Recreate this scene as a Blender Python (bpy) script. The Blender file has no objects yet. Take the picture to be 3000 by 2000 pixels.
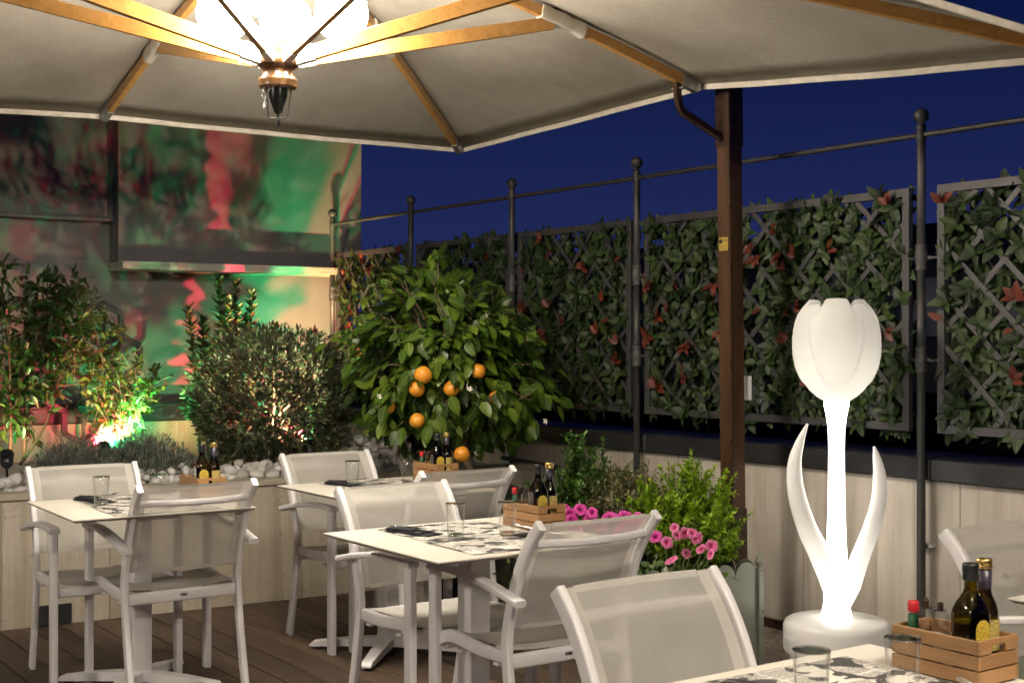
import bpy, bmesh, math, random
import numpy as np
from mathutils import Vector, Matrix

random.seed(7)
rng = np.random.default_rng(11)
R = math.radians
scene = bpy.context.scene
COL = scene.collection

# ------------------------------------------------------------------ camera
F, CAM_H = 3900.0, 1.40            # focal length in pixels of a 3000 px wide frame
cam_d = bpy.data.cameras.new("camera")
cam_d.sensor_width = 36.0
cam_d.lens = 36.0 * F / 3000.0
cam_d.clip_start, cam_d.clip_end = 0.05, 2000.0
cam_d.dof.use_dof = True
cam_d.dof.focus_distance = 5.2
cam_d.dof.aperture_fstop = 11.0
cam = bpy.data.objects.new("camera", cam_d)
cam.location = (0, 0, CAM_H)
cam.rotation_euler = (R(90), 0, 0)
COL.objects.link(cam)
scene.camera = cam

# ------------------------------------------------------------------ sky (deep blue dusk)
world = bpy.data.worlds.new("World")
scene.world = world
world.use_nodes = True
wn, wl = world.node_tree.nodes, world.node_tree.links
wn.clear()
wtc = wn.new("ShaderNodeTexCoord")
wsep = wn.new("ShaderNodeSeparateXYZ")
wramp = wn.new("ShaderNodeValToRGB")
for e_, (p_, c_) in zip([wramp.color_ramp.elements[0], wramp.color_ramp.elements.new(0.1), wramp.color_ramp.elements.new(0.25), wramp.color_ramp.elements[-1]],
                        ((0.0, (0.015, 0.021, 0.082)), (0.10, (0.0092, 0.0145, 0.066)), (0.25, (0.0016, 0.0055, 0.036)), (1.0, (0.001, 0.0025, 0.020)))):
    e_.position, e_.color = p_, (*c_, 1)
bg = wn.new("ShaderNodeBackground")
bg.inputs["Strength"].default_value = 1.0
wo = wn.new("ShaderNodeOutputWorld")
wl.new(wtc.outputs["Generated"], wsep.inputs[0])
wl.new(wsep.outputs[2], wramp.inputs[0])
wl.new(wramp.outputs[0], bg.inputs[0])
wl.new(bg.outputs[0], wo.inputs[0])

# ------------------------------------------------------------------ exposure
vs = scene.view_settings
vs.view_transform, vs.look, vs.exposure, vs.gamma = 'Standard', 'None', 0.40, 1.0
vs.use_curve_mapping = False
scene.render.engine = 'CYCLES'
cy = scene.cycles
cy.max_bounces, cy.diffuse_bounces, cy.glossy_bounces = 6, 3, 2
cy.transparent_max_bounces, cy.transmission_bounces = 16, 4
cy.use_adaptive_sampling = True
cy.adaptive_threshold = 0.04
cy.sample_clamp_indirect = 4.0
cy.caustics_reflective = cy.caustics_refractive = False
cy.use_denoising = True

# ================================================================== helpers
# terrace grid: E1 runs away along the fence, E2 across it
TH = R(35)
E2 = Vector((math.cos(TH), math.sin(TH), 0))
E1 = Vector((-math.sin(TH), math.cos(TH), 0))


def tag(o, label=None, cat=None, group=None, kind=None):
    if label: o["label"] = label
    if cat: o["category"] = cat
    if group: o["group"] = group
    if kind: o["kind"] = kind
    return o


def empty(name, loc=(0, 0, 0), rz=0.0):
    o = bpy.data.objects.new(name, None)
    o.empty_display_size = 0.1
    o.location = loc
    o.rotation_euler = (0, 0, rz)
    COL.objects.link(o)
    return o


def link(name, me, mat=None, parent=None, smooth=False):
    o = bpy.data.objects.new(name, me)
    COL.objects.link(o)
    if parent is not None: o.parent = parent
    if mat is not None and not me.materials: me.materials.append(mat)
    if smooth:
        me.polygons.foreach_set("use_smooth", [True] * len(me.polygons))
    return o


def copy_tree(o, parent=None):
    c = o.copy()
    COL.objects.link(c)
    c.parent = parent
    for ch in o.children: copy_tree(ch, c)
    return c


def place(o, x, y, z=0.0, rz=0.0):
    o.location = (x, y, z)
    o.rotation_euler = (0, 0, rz)
    return o


class MB:
    """collects shapes, then links them as ONE mesh object"""
    def __init__(self):
        self.v, self.f, self.sm = [], [], []

    def add(self, v, f, smooth=False):
        n = len(self.v)
        self.v += [tuple(p) for p in v]
        self.f += [tuple(i + n for i in q) for q in f]
        self.sm += [smooth] * len(f)
        return self

    def box(self, c, s, bevel=0.0, rot=None):
        bm = bmesh.new()
        bmesh.ops.create_cube(bm, size=1.0)
        bmesh.ops.scale(bm, vec=Vector(s), verts=bm.verts)
        if bevel > 0:
            bmesh.ops.bevel(bm, geom=bm.edges[:], offset=bevel, segments=1, affect='EDGES', profile=0.7)
        M = Matrix.Translation(Vector(c)) @ (rot.to_4x4() if rot is not None else Matrix())
        bmesh.ops.transform(bm, matrix=M, verts=bm.verts)
        bm.verts.index_update()
        self.add([v.co[:] for v in bm.verts], [[v.index for v in f.verts] for f in bm.faces])
        bm.free()
        return self

    def bar(self, a, b, w, h, bevel=0.0, up=(0, 0, 1)):
        a, b = Vector(a), Vector(b)
        y = (b - a); L = y.length; y.normalize()
        u = Vector(up)
        if abs(y.dot(u)) > 0.99: u = Vector((1, 0, 0))
        x = y.cross(u).normalized()
        z = x.cross(y)
        rot = Matrix((x, y, z)).transposed()
        return self.box((a + b) / 2, (w, L, h), bevel, rot)

    def sweep(self, path, prof, up=(0, 0, 1), scale=None, smooth=True, cap=True, side=None):
        """prof: list of (x,y) closed section; swept along path"""
        P = [Vector(p) for p in path]
        n, m = len(P), len(prof)
        V = []
        for i, p in enumerate(P):
            t = (P[min(i + 1, n - 1)] - P[max(i - 1, 0)]).normalized()
            if side is not None:
                x = Vector(side); x = (x - t * x.dot(t)).normalized()
            else:
                u = Vector(up)
                if abs(t.dot(u)) > 0.98: u = Vector((0, 1, 0))
                x = t.cross(u).normalized()
            z = x.cross(t)
            s = scale[i] if scale else 1.0
            if not isinstance(s, (tuple, list)): s = (s, s)
            V += [p + x * (a * s[0]) + z * (b * s[1]) for a, b in prof]
        Fc = []
        for i in range(n - 1):
            for j in range(m):
                k = (j + 1) % m
                Fc.append((i * m + j, i * m + k, (i + 1) * m + k, (i + 1) * m + j))
        self.add(V, Fc, smooth)
        if cap:
            self.add(V[:m], [tuple(range(m))[::-1]])
            self.add(V[-m:], [tuple(range(m))])
        return self

    def tube(self, path, r, n=8, cap=True):
        rr = r if isinstance(r, (list, tuple)) else [r] * len(path)
        prof = [(math.cos(2 * math.pi * k / n), math.sin(2 * math.pi * k / n)) for k in range(n)]
        return self.sweep(path, prof, scale=rr, cap=cap)

    def lathe(self, prof, n=24, c=(0, 0, 0), axis='z', smooth=True):
        V, Fc = [], []
        for r, z in prof:
            for k in range(n):
                a = 2 * math.pi * k / n
                q = (r * math.cos(a), r * math.sin(a), z)
                V.append((q[0] + c[0], q[1] + c[1], q[2] + c[2]))
        m = len(prof)
        for i in range(m - 1):
            for k in range(n):
                j = (k + 1) % n
                Fc.append((i * n + k, i * n + j, (i + 1) * n + j, (i + 1) * n + k))
        self.add(V, Fc, smooth)
        if prof[0][0] > 1e-4: self.add(V[:n], [tuple(range(n))[::-1]])
        if prof[-1][0] > 1e-4: self.add(V[-n:], [tuple(range(n))])
        return self

    def prism(self, poly, h, M=None):
        """polygon in xy extruded by h along z, transformed by M"""
        n = len(poly)
        M = M or Matrix()
        V = [M @ Vector((x, y, 0)) for x, y in poly] + [M @ Vector((x, y, h)) for x, y in poly]
        Fc = [tuple(range(n))[::-1], tuple(range(n, 2 * n))]
        Fc += [(i, (i + 1) % n, n + (i + 1) % n, n + i) for i in range(n)]
        return self.add(V, Fc)

    def sphere(self, c, r, seg=20, rings=12, sz=1.0):
        prof = [(max(1e-5, r * math.sin(math.pi * i / rings)), -r * sz * math.cos(math.pi * i / rings)) for i in range(rings + 1)]
        return self.lathe(prof, seg, c)

    def mesh(self, name="mesh"):
        me = bpy.data.meshes.new(name)
        me.from_pydata(self.v, [], self.f)
        me.polygons.foreach_set("use_smooth", self.sm)
        me.update()
        return me

    def build(self, name, mat=None, parent=None):
        return link(name, self.mesh(name), mat, parent)


def rrect(w, h, r, k=3):
    """rounded rectangle section"""
    out = []
    for cx, cy, a0 in ((w / 2 - r, h / 2 - r, 0), (-w / 2 + r, h / 2 - r, 90), (-w / 2 + r, -h / 2 + r, 180), (w / 2 - r, -h / 2 + r, 270)):
        for i in range(k + 1):
            a = R(a0 + 90 * i / k)
            out.append((cx + r * math.cos(a), cy + r * math.sin(a)))
    return out


def smooth_path(pts, n=6):
    """Catmull-Rom through pts"""
    P = [Vector(p) for p in pts]
    P = [P[0] * 2 - P[1]] + P + [P[-1] * 2 - P[-2]]
    out = []
    for i in range(1, len(P) - 2):
        p0, p1, p2, p3 = P[i - 1:i + 3]
        for k in range(n):
            t = k / n
            out.append(0.5 * ((2 * p1) + (p2 - p0) * t + (2 * p0 - 5 * p1 + 4 * p2 - p3) * t * t + (3 * p1 - p0 - 3 * p2 + p3) * t ** 3))
    out.append(P[-2])
    return out


def text_mesh(body, size, extrude=0.0004):
    cu = bpy.data.curves.new("lettering", 'FONT')
    cu.body, cu.size, cu.extrude = body, size, extrude
    cu.align_x, cu.align_y = 'CENTER', 'CENTER'
    cu.resolution_u = 2
    ob = bpy.data.objects.new("lettering", cu)
    me = bpy.data.meshes.new_from_object(ob)
    bpy.data.objects.remove(ob)
    return me


# ------------------------------------------------------------------ materials
class NT:
    def __init__(self, name):
        self.m = bpy.data.materials.new(name)
        self.m.use_nodes = True
        self.n, self.l = self.m.node_tree.nodes, self.m.node_tree.links
        self.b = self.n["Principled BSDF"]
        self.out = self.n["Material Output"]

    def new(self, t, **kw):
        nd = self.n.new(t)
        for k, v in kw.items(): setattr(nd, k, v)
        return nd

    def setv(self, nd, key, val):
        if hasattr(val, "is_output"):
            self.l.new(val, nd.inputs[key])
        else:
            s = nd.inputs[key]
            if hasattr(s.default_value, "__len__") and not hasattr(val, "__len__"): val = (val, val, val)
            if hasattr(val, "__len__") and len(val) == 3 and len(s.default_value) == 4: val = (*val, 1)
            s.default_value = val

    def math(self, op, a, b=0.0, c=None, clamp=False):
        nd = self.new("ShaderNodeMath", operation=op, use_clamp=clamp)
        self.setv(nd, 0, a); self.setv(nd, 1, b)
        if c is not None: self.setv(nd, 2, c)
        return nd.outputs[0]

    def coord(self, which="Object", scale=(1, 1, 1), rot=(0, 0, 0)):
        tc = self.new("ShaderNodeTexCoord")
        mp = self.new("ShaderNodeMapping")
        mp.inputs["Scale"].default_value = scale
        mp.inputs["Rotation"].default_value = rot
        self.l.new(tc.outputs[which], mp.inputs[0])
        return mp.outputs[0]

    def world_coord(self, scale=(1, 1, 1), rot=(0, 0, 0)):
        g = self.new("ShaderNodeNewGeometry")
        mp = self.new("ShaderNodeMapping")
        mp.inputs["Scale"].default_value = scale
        mp.inputs["Rotation"].default_value = rot
        self.l.new(g.outputs["Position"], mp.inputs[0])
        return mp.outputs[0]

    def noise(self, vec, scale=5, detail=4, rough=0.55, out="Fac", dist=0.0):
        nd = self.new("ShaderNodeTexNoise")
        nd.inputs["Scale"].default_value = scale
        nd.inputs["Detail"].default_value = detail
        nd.inputs["Roughness"].default_value = rough
        nd.inputs["Distortion"].default_value = dist
        if vec is not None: self.l.new(vec, nd.inputs["Vector"])
        return nd.outputs[out]

    def ramp(self, fac, stops, interp='LINEAR'):
        nd = self.new("ShaderNodeValToRGB")
        nd.color_ramp.interpolation = interp
        el = nd.color_ramp.elements
        while len(el) < len(stops): el.new(0.5)
        for e, (p, c) in zip(el, stops):
            e.position = p
            e.color = (*c, 1) if len(c) == 3 else c
        self.setv(nd, 0, fac)
        return nd.outputs[0]

    def mix(self, fac, a, b, mode='MIX'):
        nd = self.new("ShaderNodeMix", data_type='RGBA', blend_type=mode)
        self.setv(nd, 0, fac)
        for i, v in ((6, a), (7, b)):
            if hasattr(v, "is_output"): self.l.new(v, nd.inputs[i])
            else: nd.inputs[i].default_value = (*v, 1)
        return nd.outputs[2]

    def bump(self, h, strength=0.3, dist=0.01):
        nd = self.new("ShaderNodeBump")
        nd.inputs["Strength"].default_value = strength
        nd.inputs["Distance"].default_value = dist
        self.l.new(h, nd.inputs["Height"])
        self.l.new(nd.outputs[0], self.b.inputs["Normal"])
        return nd.outputs[0]

    def base(self, col, rough=0.5, metal=0.0, spec=0.5):
        self.setv(self.b, "Base Color", col)
        self.setv(self.b, "Roughness", rough)
        self.setv(self.b, "Metallic", metal)
        self.setv(self.b, "Specular IOR Level", spec)
        return self

    def rand(self):
        return self.new("ShaderNodeObjectInfo").outputs["Random"]

    def attr(self, name):
        return self.new("ShaderNodeAttribute", attribute_name=name).outputs["Fac"]


def simple(name, col, rough=0.5, metal=0.0, var=0.15, scale=12, bump=0.0, spec=0.5, bscale=60):
    t = NT(name)
    co = t.coord("Object")
    n = t.noise(co, scale, 5)
    dark = tuple(c * (1 - var) for c in col)
    lite = tuple(min(1, c * (1 + var)) for c in col)
    t.base(t.ramp(n, [(0.3, dark), (0.7, lite)]), rough, metal, spec)
    rr = t.noise(co, scale * 2.3, 3)
    t.setv(t.b, "Roughness", t.math('MULTIPLY_ADD', rr, 0.25, max(0.02, rough - 0.12)))
    if bump: t.bump(t.noise(co, bscale, 4), bump, 0.004)
    return t.m


def wood(name, c1, c2, rough=0.45, scale=1.0, axis=1, bump=0.25, coat=0.0, per_obj=0.25):
    """grain runs along the object's own 'axis'"""
    t = NT(name)
    sc = [14 * scale] * 3
    sc[axis] = 0.9 * scale
    co = t.coord("Object", tuple(sc))
    rnd = t.rand()
    off = t.new("ShaderNodeVectorMath", operation='ADD')
    t.l.new(co, off.inputs[0])
    cmb = t.new("ShaderNodeCombineXYZ")
    for i in range(3): t.l.new(t.math('MULTIPLY', rnd, 37.0 + i * 11), cmb.inputs[i])
    t.l.new(cmb.outputs[0], off.inputs[1])
    n1 = t.noise(off.outputs[0], 1.6, 6, 0.65, dist=0.6)
    n2 = t.noise(off.outputs[0], 7.0, 4, 0.6)
    f = t.math('ADD', t.math('MULTIPLY', n1, 0.7), t.math('MULTIPLY', n2, 0.3))
    col = t.ramp(f, [(0.32, c1), (0.68, c2)])
    k = t.math('MULTIPLY_ADD', rnd, per_obj * 2, 1 - per_obj)
    sc2 = t.new("ShaderNodeVectorMath", operation='SCALE')
    t.l.new(col, sc2.inputs[0]); t.l.new(k, sc2.inputs["Scale"])
    colr = sc2.outputs[0]
    if name == "hardwood_deck":
        sn = t.noise(t.world_coord(), 2.6, 6, 0.7)
        colr = t.mix(t.math('MULTIPLY', t.math('SUBTRACT', sn, 0.52, clamp=True), 2.2, clamp=True), colr, (0.10, 0.074, 0.050))
        sd = t.noise(t.world_coord(), 1.1, 4, 0.6)
        colr = t.mix(t.math('MULTIPLY', t.math('SUBTRACT', sd, 0.5, clamp=True), 2.5, clamp=True), colr, (0.014, 0.009, 0.006))
    t.base(colr, t.math('MULTIPLY_ADD', n2, 0.3, rough - 0.15))
    if coat: t.setv(t.b, "Coat Weight", coat); t.setv(t.b, "Coat Roughness", 0.15)
    t.bump(f, bump, 0.003)
    return t.m


def leaf_mat(name, c_dark, c_mid, c_light, rib=0.35, rough=0.4, trans=0.25, vein=True):
    t = NT(name)
    tint = t.math('FRACT', t.math('ADD', t.attr("tint"), t.rand()))
    col = t.ramp(tint, [(0.0, c_dark), (0.5, c_mid), (1.0, c_light)])
    lc = t.attr("lc")                       # 0 at midrib, 1 at margin
    ribm = t.math('SUBTRACT', 1.0, t.math('MULTIPLY', lc, 7.0), clamp=True)
    if vein:
        col = t.mix(t.math('MULTIPLY', ribm, rib), col, tuple(min(1, c * 2.2 + 0.02) for c in c_light))
    nz = t.noise(t.coord("Object"), 55, 3)
    col = t.mix(t.math('MULTIPLY', nz, 0.35), col, c_dark)
    t.base(col, rough, 0, 0.4)
    tr = t.new("ShaderNodeBsdfTranslucent")
    t.l.new(col, tr.inputs[0])
    mx = t.new("ShaderNodeMixShader")
    mx.inputs[0].default_value = trans
    t.l.new(t.b.outputs[0], mx.inputs[1]); t.l.new(tr.outputs[0], mx.inputs[2])
    t.l.new(mx.outputs[0], t.out.inputs[0])
    return t.m


def emis(name, col, strength):
    t = NT(name)
    e = t.new("ShaderNodeEmission")
    t.setv(e, 0, col); e.inputs[1].default_value = strength
    t.l.new(e.outputs[0], t.out.inputs[0])
    return t.m


def thin_glass(name, tint=(0.985, 0.988, 0.985), rough=0.02, ior=1.5, gain=1.4):
    t = NT(name)
    tr = t.new("ShaderNodeBsdfTransparent"); t.setv(tr, 0, tint)
    gl = t.new("ShaderNodeBsdfGlossy"); t.setv(gl, "Color", (1, 1, 1)); gl.inputs["Roughness"].default_value = rough
    lw = t.new("ShaderNodeLayerWeight"); lw.inputs[0].default_value = 0.5
    f0 = ((ior - 1) / (ior + 1)) ** 2
    fr = t.math('MULTIPLY_ADD', t.math('POWER', lw.outputs["Facing"], 3.0), 1 - f0, f0)
    mx = t.new("ShaderNodeMixShader")
    t.l.new(t.math('MULTIPLY', fr, gain * 0.6, clamp=True), mx.inputs[0])
    t.l.new(tr.outputs[0], mx.inputs[1]); t.l.new(gl.outputs[0], mx.inputs[2])
    t.l.new(mx.outputs[0], t.out.inputs[0])
    return t.m


M = {}
M['frame'] = simple("powder_coated_aluminium", (0.76, 0.74, 0.735), 0.32, 0, 0.05, 6)
M['foot'] = simple("black_rubber", (0.02, 0.02, 0.02), 0.6)


def mk_sheet(name, op, col):
    t = NT(name)
    co = t.coord("Object")
    n = t.noise(co, 9, 4)
    c = t.ramp(n, [(0.3, tuple(v * 0.88 for v in col)), (0.75, col)])
    d = t.new("ShaderNodeBsdfDiffuse"); t.l.new(c, d.inputs[0])
    tl = t.new("ShaderNodeBsdfTranslucent"); t.l.new(c, tl.inputs[0])
    m1 = t.new("ShaderNodeMixShader"); m1.inputs[0].default_value = 0.3
    t.l.new(d.outputs[0], m1.inputs[1]); t.l.new(tl.outputs[0], m1.inputs[2])
    tr = t.new("ShaderNodeBsdfTransparent")
    m2 = t.new("ShaderNodeMixShader")
    # woven mesh: fine crossed threads around tiny open holes
    w1 = t.new("ShaderNodeTexWave", wave_type='BANDS', bands_direction='X'); w1.inputs["Scale"].default_value = 130
    w2 = t.new("ShaderNodeTexWave", wave_type='BANDS', bands_direction='Z'); w2.inputs["Scale"].default_value = 130
    t.l.new(co, w1.inputs[0]); t.l.new(co, w2.inputs[0])
    th = t.math('MAXIMUM', w1.outputs[1], w2.outputs[1])
    if op > 0.9:
        t.l.new(m1.outputs[0], t.out.inputs[0])
        return t.m
    fac = t.math('MULTIPLY_ADD', th, 0.25, op - 0.2, clamp=True)
    t.l.new(fac, m2.inputs[0])
    t.l.new(tr.outputs[0], m2.inputs[1]); t.l.new(m1.outputs[0], m2.inputs[2])
    t.l.new(m2.outputs[0], t.out.inputs[0])
    return t.m


M['sheet'] = mk_sheet("woven_textilene", 0.70, (0.66, 0.635, 0.58))
M['hem'] = mk_sheet("woven_textilene_hem", 0.98, (0.66, 0.635, 0.58))
M['hpl'] = simple("cream_laminate", (0.74, 0.70, 0.61), 0.42, 0, 0.03, 4)
M['hpl_edge'] = simple("laminate_edge", (0.30, 0.27, 0.25), 0.5)
M['napkin'] = simple("black_napkin", (0.012, 0.013, 0.017), 0.85, 0, 0.3, 30, 0.3)
M['steel'] = simple("polished_steel", (0.65, 0.65, 0.66), 0.18, 1.0, 0.05)
M['glass'] = thin_glass("tumbler_glass")
M['glass_base'] = thin_glass("tumbler_glass_base", (0.88, 0.90, 0.89), 0.04, 1.5, 2.2)
M['bottle'] = thin_glass("dark_green_bottle_glass", (0.27, 0.23, 0.025), 0.03, 1.5, 1.6)
M['bottle2'] = thin_glass("dark_brown_bottle_glass", (0.22, 0.16, 0.025), 0.03, 1.5, 1.6)
M['oil'] = simple("dark_oil", (0.02, 0.016, 0.002), 0.2)
M['cap_black'] = simple("black_cap", (0.012, 0.014, 0.013), 0.3)
M['cap_gold'] = simple("gold_cap", (0.72, 0.52, 0.18), 0.28, 1.0, 0.1)
M['cap_red'] = simple("red_cap", (0.5, 0.015, 0.02), 0.4)
M['green_band'] = simple("green_band", (0.01, 0.09, 0.03), 0.4)
M['sauce'] = simple("red_sauce", (0.35, 0.06, 0.015), 0.25)
M['salt'] = simple("salt", (0.78, 0.77, 0.75), 0.8, 0, 0.1, 120)
M['pepper'] = simple("pepper", (0.06, 0.045, 0.035), 0.8, 0, 0.5, 300)
M['clear_plastic'] = thin_glass("clear_acrylic", (0.93, 0.94, 0.95), 0.05, 1.5, 2.0)


def mk_label(name, paper, ink):
    t = NT(name)
    co = t.coord("Object")
    sep = t.new("ShaderNodeSeparateXYZ"); t.l.new(co, sep.inputs[0])
    row = t.math('FRACT', t.math('MULTIPLY', sep.outputs[2], 210))
    n = t.noise(t.coord("Object", (420, 420, 210)), 1.0, 1)
    line = t.math('MULTIPLY', t.math('GREATER_THAN', row, 0.45), t.math('GREATER_THAN', n, 0.47))
    t.base(t.mix(t.math('MULTIPLY', line, 0.8), paper, ink), 0.5)
    return t.m


M['label_yellow'] = mk_label("yellow_paper_label", (0.62, 0.45, 0.05), (0.10, 0.06, 0.01))
M['label_gold'] = mk_label("gold_paper_label", (0.60, 0.47, 0.12), (0.04, 0.04, 0.06))
M['capsule'] = simple("dark_capsule", (0.03, 0.025, 0.04), 0.35)
M['crate'] = wood("beech_crate", (0.25, 0.125, 0.048), (0.42, 0.24, 0.105), 0.55, 2.2, 1, 0.15, 0, 0.12)
M['crate_x'] = wood("beech_crate_cross", (0.25, 0.125, 0.048), (0.42, 0.24, 0.105), 0.55, 2.2, 0, 0.15, 0, 0.12)
M['deck'] = wood("hardwood_deck", (0.026, 0.016, 0.010), (0.100, 0.064, 0.040), 0.6, 0.8, 1, 0.5, 0, 0.3)
M['beam'] = wood("varnished_iroko", (0.42, 0.20, 0.045), (0.62, 0.34, 0.10), 0.32, 1.3, 1, 0.08, 0.4, 0.08)
M['post_wood'] = wood("dark_iroko_post", (0.014, 0.007, 0.004), (0.085, 0.037, 0.012), 0.4, 1.6, 2, 0.3, 0.25, 0.05)
M['bronze'] = simple("brown_painted_steel", (0.045, 0.024, 0.015), 0.3, 0.3, 0.2)
M['turned'] = wood("turned_hub_wood", (0.05, 0.022, 0.008), (0.20, 0.10, 0.035), 0.3, 2.5, 2, 0.1, 0.6, 0.0)
M['gun'] = simple("grey_painted_steel", (0.048, 0.048, 0.048), 0.5, 0.2, 0.15, 20, 0.1)
M['gun_lat'] = simple("grey_lattice_steel", (0.046, 0.045, 0.046), 0.5, 0.2, 0.12, 8)
M['zinc'] = simple("galvanised_steel", (0.45, 0.46, 0.47), 0.4, 0.8, 0.2, 40)


def mk_travertine(name, c1, c2, c3, vertical=True, crack=True):
    t = NT(name)
    co = t.coord("Object", (5.5, 5.5, 0.38) if vertical else (0.7, 0.7, 6))
    rnd = t.rand()
    add = t.new("ShaderNodeVectorMath", operation='ADD')
    cmb = t.new("ShaderNodeCombineXYZ")
    t.l.new(t.math('MULTIPLY', rnd, 53.0), cmb.inputs[0]); t.l.new(t.math('MULTIPLY', rnd, 31.0), cmb.inputs[2])
    t.l.new(co, add.inputs[0]); t.l.new(cmb.outputs[0], add.inputs[1])
    n1 = t.noise(add.outputs[0], 1.1, 8, 0.62, dist=0.8)
    n2 = t.noise(add.outputs[0], 5.5, 5, 0.6, dist=0.3)
    n3 = t.noise(t.coord("Object"), 2.2, 4)
    f = t.math('ADD', t.math('MULTIPLY', n1, 0.62), t.math('MULTIPLY', n2, 0.38))
    col = t.ramp(f, [(0.30, c1), (0.5, c2), (0.70, c3)])
    col = t.mix(t.math('MULTIPLY', t.math('SUBTRACT', n3, 0.45, clamp=True), 1.6), col, c1)
    h = f
    if crack:
        vo = t.new("ShaderNodeTexVoronoi", feature='DISTANCE_TO_EDGE')
        vo.inputs["Scale"].default_value = 1.5
        dv = t.new("ShaderNodeVectorMath", operation='ADD')
        nn = t.noise(t.coord("Object"), 4, 3, out="Color")
        t.l.new(t.coord("Object"), dv.inputs[0]); t.l.new(nn, dv.inputs[1])
        t.l.new(dv.outputs[0], vo.inputs["Vector"])
        ck = t.math('LESS_THAN', vo.outputs[0], 0.006)
        col = t.mix(t.math('MULTIPLY', ck, 0.3), col, (0.12, 0.10, 0.07))
    t.base(col, 0.5)
    t.bump(h, 0.15, 0.004)
    return t.m


M['trav_planter'] = mk_travertine("beige_travertine", (0.26, 0.22, 0.16), (0.41, 0.365, 0.285), (0.53, 0.485, 0.40))
M['trav_wall'] = mk_travertine("grey_travertine", (0.27, 0.23, 0.185), (0.44, 0.395, 0.335), (0.58, 0.53, 0.455), crack=False)
M['coping'] = mk_travertine("coping_travertine", (0.20, 0.17, 0.13), (0.30, 0.27, 0.21), (0.38, 0.35, 0.28), False, False)
M['black_metal'] = simple("black_sheet_metal", (0.022, 0.022, 0.024), 0.45, 0.2, 0.3, 8, 0.1)
M['bitumen'] = simple("black_bitumen", (0.013, 0.013, 0.0135), 0.95, 0, 0.4, 5, 0.5, spec=0.05, bscale=25)


def mk_plaster(name, c1, c2):
    t = NT(name)
    co = t.world_coord()
    n1 = t.noise(co, 0.9, 6, 0.6)
    n2 = t.noise(t.world_coord((6, 6, 0.6)), 1.0, 4)
    f = t.math('ADD', t.math('MULTIPLY', n1, 0.65), t.math('MULTIPLY', n2, 0.35))
    col = t.ramp(f, [(0.3, c1), (0.7, c2)])
    vo = t.new("ShaderNodeTexVoronoi", feature='DISTANCE_TO_EDGE')
    vo.inputs["Scale"].default_value = 0.55
    dv = t.new("ShaderNodeVectorMath", operation='ADD')
    t.l.new(co, dv.inputs[0]); t.l.new(t.noise(co, 3.0, 5, out="Color"), dv.inputs[1])
    t.l.new(dv.outputs[0], vo.inputs["Vector"])
    ck = t.math('LESS_THAN', vo.outputs[0], 0.0012)
    col = t.mix(t.math('MULTIPLY', ck, 0.3), col, (0.05, 0.05, 0.05))
    t.base(col, 0.8)
    t.bump(t.noise(co, 130, 4), 0.25, 0.003)
    return t.m


M['plaster'] = mk_plaster("painted_plaster", (0.125, 0.118, 0.112), (0.18, 0.172, 0.164))
M['marble'] = mk_travertine("weathered_marble_sill", (0.10, 0.09, 0.06), (0.36, 0.34, 0.28), (0.50, 0.48, 0.42), False, False)


def mk_canopy():
    t = NT("canopy_canvas")
    co = t.coord("Object")
    n1 = t.noise(t.coord("Object", (0.8, 0.8, 0.8)), 1.3, 5, 0.6)
    n2 = t.noise(co, 9, 6, 0.7)
    f = t.math('ADD', t.math('MULTIPLY', n1, 0.7), t.math('MULTIPLY', n2, 0.3))
    col = t.ramp(f, [(0.32, (0.28, 0.252, 0.21)), (0.52, (0.375, 0.343, 0.288)), (0.66, (0.42, 0.388, 0.33))])
    t.base(col, 0.85, 0, 0.2)
    t.bump(t.noise(co, 55, 5), 0.35, 0.006)
    return t.m


M['canopy'] = mk_canopy()
M['canvas_trim'] = simple("canvas_trim", (0.55, 0.50, 0.42), 0.8, 0, 0.15, 15, 0.2)


def mk_paving():
    t = NT("exposed_aggregate")
    vo = t.new("ShaderNodeTexVoronoi"); vo.inputs["Scale"].default_value = 75
    co = t.world_coord()
    t.l.new(co, vo.inputs["Vector"])
    sep = t.new("ShaderNodeSeparateColor"); t.l.new(vo.outputs["Color"], sep.inputs[0])
    col = t.ramp(sep.outputs[0], [(0.0, (0.50, 0.47, 0.42)), (0.35, (0.30, 0.28, 0.25)), (0.6, (0.58, 0.55, 0.50)), (0.8, (0.42, 0.25, 0.10)), (1.0, (0.14, 0.13, 0.12))], 'CONSTANT')
    ed = t.math('MULTIPLY', vo.outputs["Distance"], 2.2, clamp=True)
    col = t.mix(t.math('MULTIPLY', ed, 0.45), col, (0.16, 0.13, 0.10))
    t.base(col, 0.6)
    t.bump(t.math('SUBTRACT', 1.0, vo.outputs["Distance"]), 0.8, 0.01)
    return t.m


M['paving'] = mk_paving()
M['pebble'] = simple("white_river_pebble", (0.50, 0.485, 0.46), 0.6, 0, 0.22, 18, 0.15)
t_ = NT("river_pebble_mixed")
_c = t_.ramp(t_.rand(), [(0.0, (0.36, 0.34, 0.31)), (0.5, (0.50, 0.485, 0.46)), (1.0, (0.60, 0.59, 0.57))])
_n = t_.noise(t_.coord("Object"), 22, 5)
t_.base(t_.mix(t_.math('MULTIPLY', _n, 0.5), _c, (0.33, 0.31, 0.28)), 0.6)
t_.bump(t_.noise(t_.coord("Object"), 40, 4), 0.2, 0.004)
M['pebble'] = t_.m
M['soil'] = simple("dark_soil", (0.03, 0.022, 0.016), 0.9, 0, 0.5, 30, 0.8)
M['ground'] = simple("night_ground", (0.03, 0.03, 0.032), 0.8, 0, 0.3, 0.05)
M['planter_green'] = simple("sage_green_painted_metal", (0.20, 0.215, 0.175), 0.45, 0.1, 0.08, 6)
M['bark'] = simple("bark", (0.12, 0.08, 0.05), 0.85, 0, 0.4, 30, 0.6)
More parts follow.
